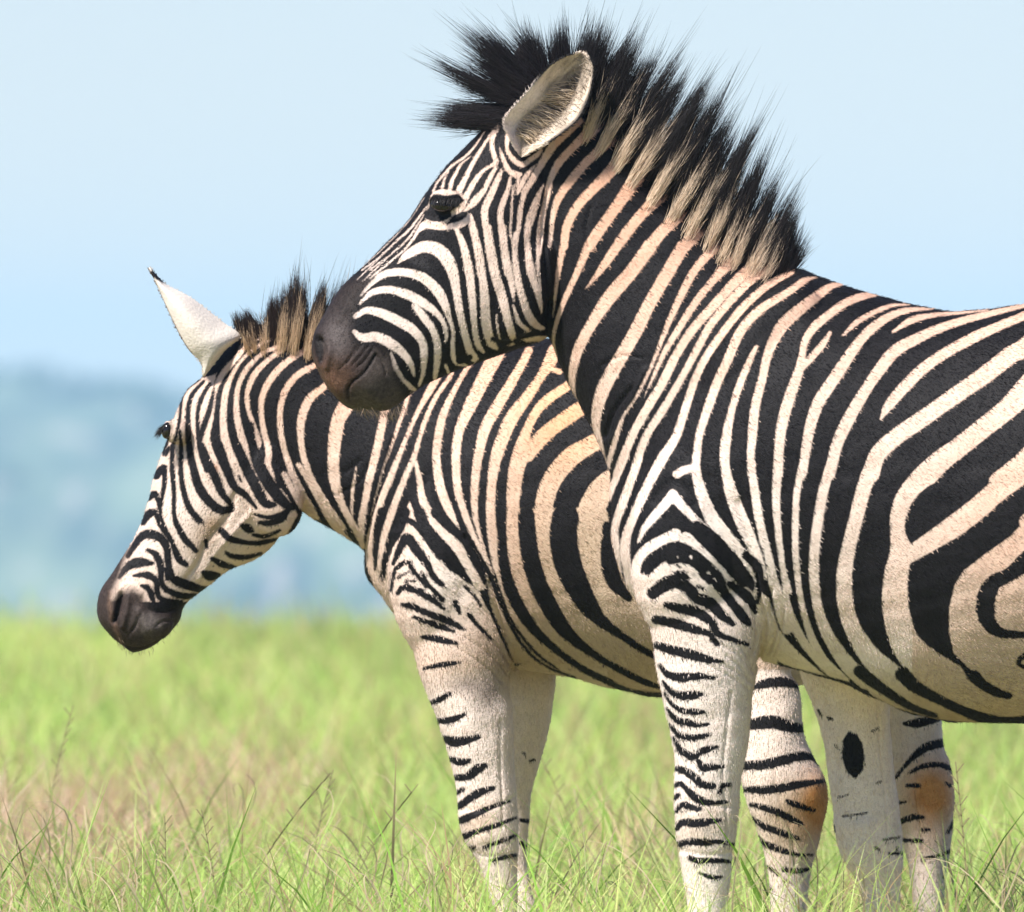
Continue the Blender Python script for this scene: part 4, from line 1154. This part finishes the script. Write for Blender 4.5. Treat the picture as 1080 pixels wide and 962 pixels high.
for q, d in ((T('K', '150,625,20 138,680,22 122,740,18'), 7.5), (T('K', '185,640,24 175,700,24 160,760,20'), -2.6), (T('K', '200,780,8 225,740,8 240,700,8'), 1.6), (T('K', '180,800,7 205,770,7 225,720,7'), 1.4), (T('K', '165,845,8 210,855,8 270,845,8 320,815,8'), 2.4), (T('K', '300,760,9 330,740,9 370,740,9'), 1.6), (T('K', '240,640,12 270,690,12 330,700,10 380,690,10'), 2.6),
             (T('K', '630,210,26 610,290,30 520,400,30 480,490,26 430,560,22'), 3.0), (T('K', '600,330,14 560,380,14'), 2.0), (T('K', '700,280,20 650,340,24 560,440,24 480,560,20'), -2.0),
             (T('J', '330,770,10 350,745,12 370,755,10'), -2.0), (T('K', '230,700,40 270,770,50'), -3.0),
             (T('M', '580,290,14 620,420,14 670,560,14 695,660,14'), 3.5), (T('Q', '430,150,16 430,330,14 440,480,12 440,600,10'), 1.8), (T('Q', '340,560,60 360,640,60'), -2.6), (T('Q', '290,690,16 390,720,16 500,700,14'), 1.4), (T('Q', '270,520,16 380,520,16 490,470,14'), 1.1), (T('H', '700,440,14 720,560,14 770,700,14 790,840,12'), 1.8), (T('H', '870,500,70 880,560,70'), -3.2), (T('I', '640,300,14 620,450,14 640,600,14 660,760,12'), 1.6), (T('I', '720,420,70 730,480,70'), -2.6), (T('M', '440,560,8 560,640,8 640,720,8'), 1.4), (T('M', '480,520,8 590,600,8 670,690,8'), 1.4), (T('M', '500,440,10 600,540,10 680,650,10'), 2.0),
             (T('L', '260,800,16 290,650,18 340,480,20 380,330,16'), 2.5), (T('L', '680,740,14 740,830,14 790,930,14'), 3.0), (T('L', '180,470,20 240,420,20'), 1.6), (T('L', '150,560,16 230,520,16 280,440,16'), 1.4)):
    groove(co, no, q, d)

FAR_NECK = parse('''
U w 700,350,12 685,420,16 680,480,18 690,560,18; U w 760,352,14 730,430,18 712,520,20 720,560,20; U w 830,352,14 790,430,18 765,520,20 770,570,20; U w 900,360,14 860,440,18 825,530,20 820,560,20; U w 960,395,12 920,460,18 880,540,18; U w 1000,450,10 960,510,16 925,580,16 890,620,14
J w 740,385,16 690,410,20 640,470,30 580,540,34 550,610,24 532,720,30 512,800,44 522,860,46 548,910,40
J w 790,350,24 790,380,26 740,415,22 680,460,20 640,510,20 600,590,34 585,680,36 587,780,42 604,860,52 640,930,52 675,985,50
J w 865,330,30 868,372,30 830,415,24 750,450,24 680,520,30 645,600,28 640,700,34 660,800,40 690,880,42 720,950,38
J w 905,380,30 840,430,26 760,490,30 710,550,34 685,620,28 690,690,26 715,760,24 733,820,30 733,850,16
J w 960,420,32 860,480,36 790,550,38 750,630,36 744,700,30 755,780,32 775,860,36 772,920,36 785,965,38
J w 1000,480,32 970,500,32 900,540,36 850,600,36 825,680,32 825,770,34 842,860,32 875,970,32
J w 1080,520,36 1010,590,36 950,640,46 915,720,46 910,800,38 920,880,34 950,970,36
K w 785,120,36 800,180,30 830,230,20; K w 842,20,32 872,110,36 910,195,44 960,290,50; K w 930,90,30 970,170,40 1020,260,50 1080,345,50
K w 680,90,36 720,160,50 780,230,60 820,245,40
L w 240,90,70 185,185,72 150,250,62 135,330,60 128,420,52 132,500,50 152,580,36 190,660,34 230,730,34 250,785,24
L w 350,150,40 340,230,42 325,310,44 305,400,44 280,500,42 260,600,36 245,690,38 248,750,24
L w 225,450,10 210,540,20 205,620,16 210,670,8
L w -20,440,28 30,520,34 70,590,38 115,670,44 165,735,34 200,765,20
L w -80,480,30 -20,590,36 20,640,36 60,665,24
L w 450,120,26 430,190,26 400,280,22 370,370,18 340,450,14 310,560,10 285,660,8
L w 565,70,44 540,115,42 490,205,28 450,290,24 410,390,28 370,490,36 330,590,36 300,690,42 280,770,40 280,850,40 310,940,40
L w 625,55,26 605,90,26 560,155,26 520,240,28 490,330,26 470,400,30 440,470,32 400,570,36 360,680,42 335,760,38 320,850,36 310,910,30
L w 475,430,20 490,500,28 502,580,36 540,660,46 600,720,62 660,780,72 710,850,82 745,940,60
L w 700,20,28 680,50,28 630,140,32 590,230,42 570,320,46 562,400,44 570,490,48 590,570,50 625,650,40 660,720,14
L w 820,-40,70 790,20,68 745,110,60 700,200,56 660,290,44 645,380,42 645,470,38 655,560,36 680,640,32 710,720,28 750,800,20 790,880,14
L w 950,-40,44 925,10,44 880,90,52 820,190,58 770,280,58 745,370,52 730,460,46 722,560,42 725,650,32 745,740,22 780,850,16 810,940,12
L w 1060,-40,60 1035,15,56 1000,70,40 940,160,50 880,240,60 840,330,58 810,420,52 795,520,42 790,620,42 795,720,46 810,820,46 842,940,48
L w 1040,35,30 1080,50,30
N w 640,105,40 550,165,44 500,220,42 460,300,44 437,390,72 415,480,68 405,570,60 402,660,54 402,760,54 410,860,52 435,960,50
N w 700,195,66 590,270,64 520,330,66 465,400,60
N w 900,260,70 740,350,74 650,405,84 580,485,84 542,570,82 528,680,76 532,780,84 555,870,92 590,970,100
N w 1000,380,90 800,520,100 755,580,112 722,660,112 716,760,104 722,850,112 770,970,140
L W 450,588 487,685 422,648
L w 440,700,36 410,755,36 380,805,38 352,860,34 345,940,34; L w 455,715,42 510,790,46 560,850,46 612,915,52 650,980,60
M w 610,300,12 632,370,14 660,450,14
M w 640,300,44 672,400,46 722,490,44 800,575,36 880,640,24 950,690,8
M w 710,310,56 745,400,64 810,500,66 900,595,60 990,665,50
M W 565,250 600,240 640,300 672,400 722,490 800,575 880,640 950,690 870,700 760,640 690,640 640,520 590,400
P W -20,120 0,-20 395,-20 440,150 530,380 700,520 1700,500 1700,900 640,785 400,745 190,690 90,630 -10,520
''', 0.86)
FAR_TRUNK_B = parse('''
P b 60,10,66 65,100,70 80,200,72 110,300,72 160,400,70 210,480,60 280,550,40 380,620,26 470,670,26 560,715,24 620,735,14
P b 224,20,108 215,100,112 230,200,112 270,300,100 320,390,80 370,450,50 450,510,30 540,570,26 640,625,24
P b -42,60,32 -42,110,36 -36,200,42 -12,310,48 45,425,48 110,510,36 200,590,26 300,660,24 400,710,26 470,745,20 560,765,20 700,775,16
M b 560,215,20 590,270,16 618,345,15 652,430,13 705,530,11 765,605,10 835,655,9 945,697,7
M b 605,260,9 632,345,9 665,430,9 720,520,9 790,600,8 870,660,6
P b 400,60,40 405,200,62 430,290,62 490,360,26
P b 700,-100,150 640,100,120 660,300,100 760,420,60; P b 950,-100,160 880,100,130 880,300,100 960,420,60; P b 1250,-100,150 1200,200,120 1200,420,90; P b 1500,-100,130 1500,420,90
''')
FAR_LEG_BASE = parse('''
M W 60,330 110,300 180,150 240,80 330,200 450,260 540,330 590,430 640,540 695,650 760,610 830,655 880,710 690,730 720,780 760,2200 200,2200 200,560
''')
FAR_LEG = parse('''
M b 135,0,40 112,90,30 106,200,14 102,240,8
M b 225,0,50 197,80,44 165,140,30 145,210,24 135,275,16
M b 290,0,46 320,80,48 370,150,55 420,210,40 455,250,12
M b 180,215,14 215,140,32 240,108,40 280,160,38 320,210,28 350,270,22 385,302,24
M b 365,0,50 420,60,40 480,120,30 520,190,36 550,250,28 566,300,8
M b 170,330,10 178,280,14 190,240,14 240,210,18 270,250,18 310,290,28 340,320,18 390,370,18
M b 200,275,8 240,250,8; M b 230,290,8 270,290,8; M b 300,250,8 330,300,8
M b 198,340,14 230,315,24 300,340,26 350,370,22 395,408,8
M b 220,388,12 260,395,22 340,430,26 420,460,26 475,492,12
M b 265,440,12 320,460,18 380,480,22 435,502,10
M b 305,525,14 350,530,26 400,540,24 450,552,10
M b 310,658,10 360,645,18 410,638,18 465,630,6
M b 340,800,10 380,785,22 420,760,12
M b 365,880,14 420,875,26 470,855,16 488,842,4
M b 395,950,14 450,955,20 540,945,12
M b 440,380,24 460,420,14; M b 500,430,18 540,480,14 592,532,10; M b 480,310,10 520,350,10 548,392,8
Q b 160,150,18 210,148,26 260,130,18 280,118,6; Q b 135,75,12 175,60,22 215,35,10; Q b 195,225,24 240,240,36 300,230,28 340,215,18
Q b 220,310,18 255,322,28 300,318,18; Q b 240,388,24 290,385,30 335,352,38 370,335,14; Q b 245,455,16 272,438,18
Q b 255,510,24 300,478,30 350,448,30 402,432,16; Q b 265,570,28 330,540,26 400,510,16 470,488,8; Q b 280,635,26 340,612,20 410,590,18 495,558,8
Q b 300,690,16 320,680,12; Q b 360,682,10 420,660,14 495,632,10; Q b 385,738,8 430,728,16 495,715,12
''')
FAR_FARLEG = parse('''
Q W 430,-200 900,-200 900,1000 430,1000
Q b 515,575,12 548,580,16; Q b 518,672,16 538,690,12; Q b 525,290,6 535,296,8; Q b 555,325,5 575,320,4
''')
FAR_HIND = parse('''
H W 300,-300 1600,-300 1600,1600 300,1600
H b 620,95,20 660,80,36 710,72,40 760,75,36 800,95,8
H b 560,255,26 640,245,50 700,240,52 760,258,46 840,272,26
H b 560,425,32 650,420,38 720,405,38 800,385,36 865,388,26 890,420,8
H b 560,524,20 650,525,30 730,518,32 820,500,28 915,488,12
H b 605,588,14 660,600,24 720,620,26 780,650,24 820,668,12; H b 755,572,14 800,590,24 870,610,10
H b 612,645,10 660,680,24 730,705,26 800,730,12; H b 612,705,10 660,750,20 720,775,26 790,795,14 860,800,8
H b 655,840,8 690,860,10 720,885,8; H b 740,860,16 800,868,18 860,858,8; H b 740,905,8 760,912,8; H b 680,930,14 690,945,10
H b 620,-60,30 700,-80,40 780,-70,30
I b 575,165,12 630,162,36 690,150,30 720,148,14; I b 535,398,8 580,340,16 630,290,26 680,260,34 750,245,34
I b 600,370,10 650,345,16 720,338,20 780,358,18; I b 588,425,12 635,425,16; I b 555,578,18 610,560,22 655,560,12; I b 650,612,10 680,612,10; I b 575,657,14 650,660,12
I b 760,622,12 788,578,14; I b 650,733,8 720,722,10 775,702,16; I b 750,415,8 770,428,10; I b 550,500,8 580,495,6; I b 740,815,8 755,815,6
''')
FAR_HEAD = parse('''
J W 545,590 560,520 510,540 480,560 380,640 300,760 250,960 90,1300 100,1500 700,1500 900,1130 860,1060 830,1020 760,1010 700,985 640,960 575,930 535,880 505,830 505,760 530,680
K W 560,100 640,180 700,230 760,270 830,255 880,262 860,330 760,470 560,560 400,520 400,200
''')
FAR_HEAD_B = parse('''
J b 385,640,8 372,700,12 360,730,10; J b 480,560,12 430,600,10 408,640,10 402,700,10 395,760,10 380,820,10 360,860,10
J b 500,570,12 455,620,16 436,680,18 436,760,20 442,860,26 458,940,28
J b 525,580,12 492,640,16 476,700,14 478,780,16 490,860,24 520,940,30
J b 545,600,8 528,680,18 502,760,22 484,820,18
J b 402,780,10 408,860,14 402,960,16; J b 372,840,12 368,900,16 372,970,18
J b 340,880,10 352,850,12 330,880,8; J B 295,955 310,930 335,920 340,955 320,965; J b 345,800,22 340,830,20 330,870,10
K b 300,125,34 330,88,16; K b 335,92,22 336,150,18 325,230,12 320,290,10 338,350,18 368,405,18
K b 370,0,18 368,100,18 376,200,16 376,280,16 388,330,20 420,390,26 468,442,18
K b 405,0,16 406,80,16 412,170,20 440,260,24 480,308,20 500,325,8
K b 440,0,24 457,90,30 480,170,36 520,230,36 570,270,34 620,268,24
K b 490,0,30 520,70,30 550,130,34 580,200,28 620,250,18
K b 565,0,36 595,90,36 630,170,30 680,210,24 722,262,10
K b 640,0,38 680,90,42 720,170,42 760,240,36 800,250,18
K b 700,-90,22 708,0,34 735,80,48 770,150,50 812,210,46 850,248,36 880,264,16
K b 720,290,10 780,303,16 850,280,20 862,268,12; K b 735,325,12 780,326,24 830,308,26 855,280,14
K b 660,335,12 685,348,34 705,360,16; K b 710,375,12 760,382,16 820,358,10
K b 575,358,24 610,390,26 660,405,20 700,410,16 750,408,18 805,395,10; K b 595,450,10 620,465,18 680,470,18 742,455,10
K b 535,475,14 580,500,26 645,520,14; K b 500,535,18 525,548,40 560,548,22; K b 520,550,6 530,550,6
K b 385,560,24 400,575,34 440,590,36 490,605,28 520,600,10; K b 335,600,18 380,625,24 430,635,24 465,628,10
K b 180,465,18 230,392,28 270,372,36 320,390,34 345,430,30 352,490,26 365,550,28 392,580,26
K b 265,440,12 300,460,26 320,510,26 322,570,20 345,612,18
K b 145,555,12 180,512,28 225,492,40 282,495,16
K b 205,548,8 260,545,26 300,570,24 306,620,20 330,650,20 405,660,18
K b 240,590,12 270,605,24 287,650,18 290,690,12 340,690,10 378,685,12
K b 268,218,28 295,205,26 312,240,18 322,300,10
K b 245,325,22 270,288,32 300,285,24 312,330,12 340,370,14
K b 365,400,8 380,440,24 400,480,28 428,502,18
K b 510,400,14 515,430,10; K b 340,520,14 350,560,20
K b 650,130,8 660,150,8; K b 440,280,6 480,330,6
''')
FAR_EAR_B = parse('''J b 660,385,10 620,445,16 565,515,20 500,545,14
J b 730,382,10 690,400,10''')
F_MUZ = T('K', '190,430 175,480 150,560 125,610 118,640 150,612 200,600 240,620 262,680 300,712 380,695 412,690 440,700 430,900 -60,900 -60,500 150,430')
def coat2(U, V, W):
    n = len(U)
    f = np.full(n, LIM)
    wc = yaw2(U)
    legs_f = (V > 690) & (W > wc + 4) & (U > 470) & (U < 640)
    hind = ((V > 705) & (U > 740)) | ((V > 640) & (U > 960))
    foreleg = (U < 560) & (V > 540) & ~legs_f
    rest = ~legs_f & ~hind
    head = (U < 330) & rest
    paint(U, V, f, FAR_NECK, rest)
    paint(U, V, f, FAR_TRUNK_B, rest & (U > 505))
    lm = rest & (U < 560) & (V > 530)
    paint(U, V, f, FAR_LEG_BASE, rest & (U < 590) & (V > 530))
    paint(U, V, f, FAR_LEG, lm)
    paint(U, V, f, FAR_HEAD, head); paint(U, V, f, FAR_HEAD_B, head); paint(U, V, f, FAR_EAR_B, head)
    paint(U, V, f, FAR_FARLEG, legs_f)
    paint(U, V, f, FAR_HIND, hind)
    rough = 0.02 + 0.28 * blob(U, V, 430, 605, 34, 36) + 0.09 * blob(U, V, 475, 640, 40, 50) + 0.15 * blob(U, V, 480, 790, 40, 90)
    rough[hind] = 0.12
    pale = np.tile(CREAM, (n, 1))
    def tint(c, k):
        nonlocal pale
        k = np.clip(k, 0, 1)[:, None]
        pale = pale * (1 - k) + c * k
    ORG = np.array((0.68, 0.385, 0.205))
    tint(PEACH, 0.75 * np.clip((500 - V) / 120, 0, 1) * (U > 330)); tint(PEACH, 0.5 * blob(U, V, 310, 400, 60, 50))
    tint(ORG, 0.9 * blob(U, V, 595, 445, 60, 70)); tint(PEACH * 0.8, 0.7 * blob(U, V, 545, 590, 60, 90))
    tint(np.array((0.56, 0.42, 0.30)), 0.8 * blob(U, V, 610, 580, 70, 90))
    tint(GTAN, 0.95 * blob(U, V, 660, 690, 120, 60)); tint(GTAN, 0.7 * blob(U, V, 590, 690, 60, 30))
    tint(WHITE, 0.9 * blob(U, V, 470, 610, 50, 60)); tint(WHITE, 0.6 * blob(U, V, 200, 560, 60, 70))
    tint(WHITE, 0.8 * np.clip((V - 700) / 40, 0, 1) * (U < 640))
    tint(np.array((0.40, 0.29, 0.22)), 0.85 * blob(U, V, 520, 686, 34, 14, 0.75))
    tint(np.array((0.30, 0.24, 0.21)), 1.0 * blob(U, V, 515, 728, 15, 24, 0.2)); tint(np.array((0.34, 0.27, 0.24)), 0.9 * blob(U, V, 494, 722, 18, 9))
    tint(np.array((0.38, 0.27, 0.19)), 0.8 * blob(U, V, 217, 566, 16, 30, 0.6)); tint(np.array((0.36, 0.24, 0.15)), 0.8 * blob(U, V, 225, 553, 10, 9))
    tint(np.array((0.45, 0.20, 0.11)), 0.95 * blob(U, V, 226, 494, 5, 5))
    tint(np.array((0.66, 0.47, 0.34)), 0.6 * blob(U, V, 505, 865, 22, 24))
    hk = np.array((0.60, 0.285, 0.105))
    tint(WHITE, 0.75 * (hind & (V > 690)))
    tint(np.array((0.66, 0.48, 0.33)), 0.8 * blob(U, V, 835, 868, 34, 40))
    tint(hk, 1.35 * blob(U, V, 864, 848, 25, 33))
    tint(np.array((0.68, 0.50, 0.36)), 0.7 * blob(U, V, 985, 860, 26, 60))
    tint(hk * 1.15, 1.3 * blob(U, V, 983, 837, 25, 29))
    dark = np.tile(BLACK, (n, 1))
    over = np.tile(np.array((0.036, 0.0255, 0.022)), (n, 1))
    k = np.clip(blob(U, V, 158, 657, 14, 12) * 0.8, 0, 1)[:, None]
    over = over * (1 - k) + np.array((0.14, 0.118, 0.11)) * k  # painted sheen: a paler grey highlight on the side of the muzzle
    k = np.clip(stroke_sd(U, V, T('K', '110,620,14 105,680,14 125,760,16 150,830,14')) / 6 + 0.4, 0, 1)[:, None]
    over = over * (1 - k) + np.array((0.125, 0.075, 0.052)) * k
    k = np.clip(np.maximum(stroke_sd(U, V, T('K', '150,628,20 138,685,24 124,740,18')), stroke_sd(U, V, T('K', '165,850,10 200,862,8 260,850,6'))) / 3 + 0.5, 0, 1)[:, None]
    over = over * (1 - k) + np.array((0.010, 0.007, 0.007)) * k
    ef = soft(U, V, F_MUZ, 5) * (U < 230)
    eye = soft(U, V, T('J', '325,790 340,755 365,740 372,765 355,800 340,830 325,830'), 3)
    ef = np.maximum(ef, eye); over[eye > 0.3] = np.array((0.012, 0.01, 0.01))
    return f, rough, pale, dark, over, ef

z2 = make_root('zebra', fr2, 'farther zebra with lowered head, one white ear up, standing behind the other zebra', 'zebra', 'zebras standing in the grass')
def flow2(U, V):
    d = np.stack([np.full(len(U), 0.7), np.full(len(U), 0.7)], 1)
    k = np.clip((V - 620) / 80, 0, 1)[:, None]
    d = d * (1 - k) + np.array((0.12, 1.0)) * k
    k = np.clip((320 - U) / 40, 0, 1)[:, None]
    return d * (1 - k) + np.array((-0.55, 0.8)) * k
body2 = finish_body(fr2, z2, co, no, fa, coat2, flow2, lambda u, v: np.where(u < 320, 0.65, 1.0), lambda u, v: (v < 1000))

def ear2_col(t, s, P, back):
    c = np.tile(np.array((0.74, 0.665, 0.585)), (len(t), 1))
    k = np.clip((t - 0.76 - 0.07 * (1 - s)) / 0.02, 0, 1) * np.clip((0.95 - t) / 0.015, 0, 1) * np.where((t > 0.85) & (t < 0.87) & (s > .3), 0, 1)
    c = lerp(c, np.tile(BLACK, (len(t), 1)), k)
    k = np.clip((0.025 - s) / 0.01, 0, 1) * (t > 0.25)
    c = lerp(c, np.tile(np.array((0.2, 0.13, 0.08)), (len(t), 1)), k)
    if not back: return c
    return c * 0.8
el = px('J', '495,550 488,490 440,440 395,365 350,270 315,190 285,125 268,92'); er = px('J', '505,548 590,440 655,378 590,325 520,270 440,210 350,165 300,118 274,88')
ear2, G2 = cup_ear('ear', fr2, z2, el, er, np.array([-30, -36, -40, -40, -38, -34, -30, -28.]), np.array([-28, -26, -18, -16, -18, -20, -22, -25, -27.]), [-4, -14, -20, -22, -20, -14, -6, 0], ear2_col, thick=3)
ear_fuzz('ear_fuzz', fr2, ear2, G2, ear2_col, 260, 3.0, 1.0)
# far ear: turned away beyond the poll
el = np.array([(232, 392), (228, 372), (236, 350), (246, 338), (256, 334)], float); er = np.array([(262, 372), (268, 358), (268, 346), (264, 338), (258, 334)], float)
cup_ear('ear', fr2, z2, el + (6, 14), er + (2, 14), np.array([30, 36, 46, 56, 62.]), np.array([30, 38, 48, 58, 62.]), [2, 6, 8, 4, 0], ear2_col, thick=3)
def lashes2(side):
    n = 60
    lid = catmull(np.column_stack([px('J', '330,775 345,752 366,742'), np.full(3, side * 50.0)]), 12)
    R = lid[rng.integers(0, len(lid), n)] + rng.normal(0, .4, (n, 3))
    T = R + np.stack([-rng.uniform(6, 12, n), rng.uniform(5, 12, n), side * rng.uniform(1, 5, n)], 1)
    return R, (R + T) / 2 + np.array([-1, -1.5, 0]), T
for s_ in (-1, 1):
    eyeball(fr2, z2, (177, 454, s_ * 48), (6, 9, 7), lashes=lashes2(s_))
mt2 = np.array([(250, 352, -10, -24), (262, 352, -6, -30), (276, 354, -2, -38), (288, 356, 4, -50), (296, 358, 8, -72), (306, 360, 10, -78), (318, 362, 14, -80), (332, 367, 22, -82), (348, 374, 24, -88), (365, 382, 22, -84), (385, 392, 20, -70), (405, 401, 14, -50), (425, 406, 8, -26)], float)
BANDS2 = [(256, 352, 2.2), (266, 352, 2.6), (279, 354, 2.6), (298, 358, 3.2), (311, 361, 4.2), (327, 365, 4.2), (345, 372, 4.6), (366, 382, 4.6), (386, 392, 4.6)]
mt2[:, 2:] *= 1.13
make_mane(fr2, z2, mt2, BANDS2, 14000, 18, 14, lambda u: 0 * u, lambda u, v: np.tile(np.array((0.76, 0.55, 0.36)), (len(u), 1)), np.array((0.030, 0.020, 0.018)), jitter=6, wl=(0.38, 0.85), wild=0.35)
whiskers(fr2, z2, catmull(px('K', '130,800 160,850 220,860 300,840 400,720'), 8), 60, 7, 80, 0, (0.2, 0.14, 0.1))
tail(fr2, z2, [(985, 430, yaw2(1000), 20), (1015, 470, yaw2(1000), 17), (1022, 520, yaw2(1000), 12), (1020, 580, yaw2(1000), 8), (1016, 640, yaw2(1000), 5)], 200)
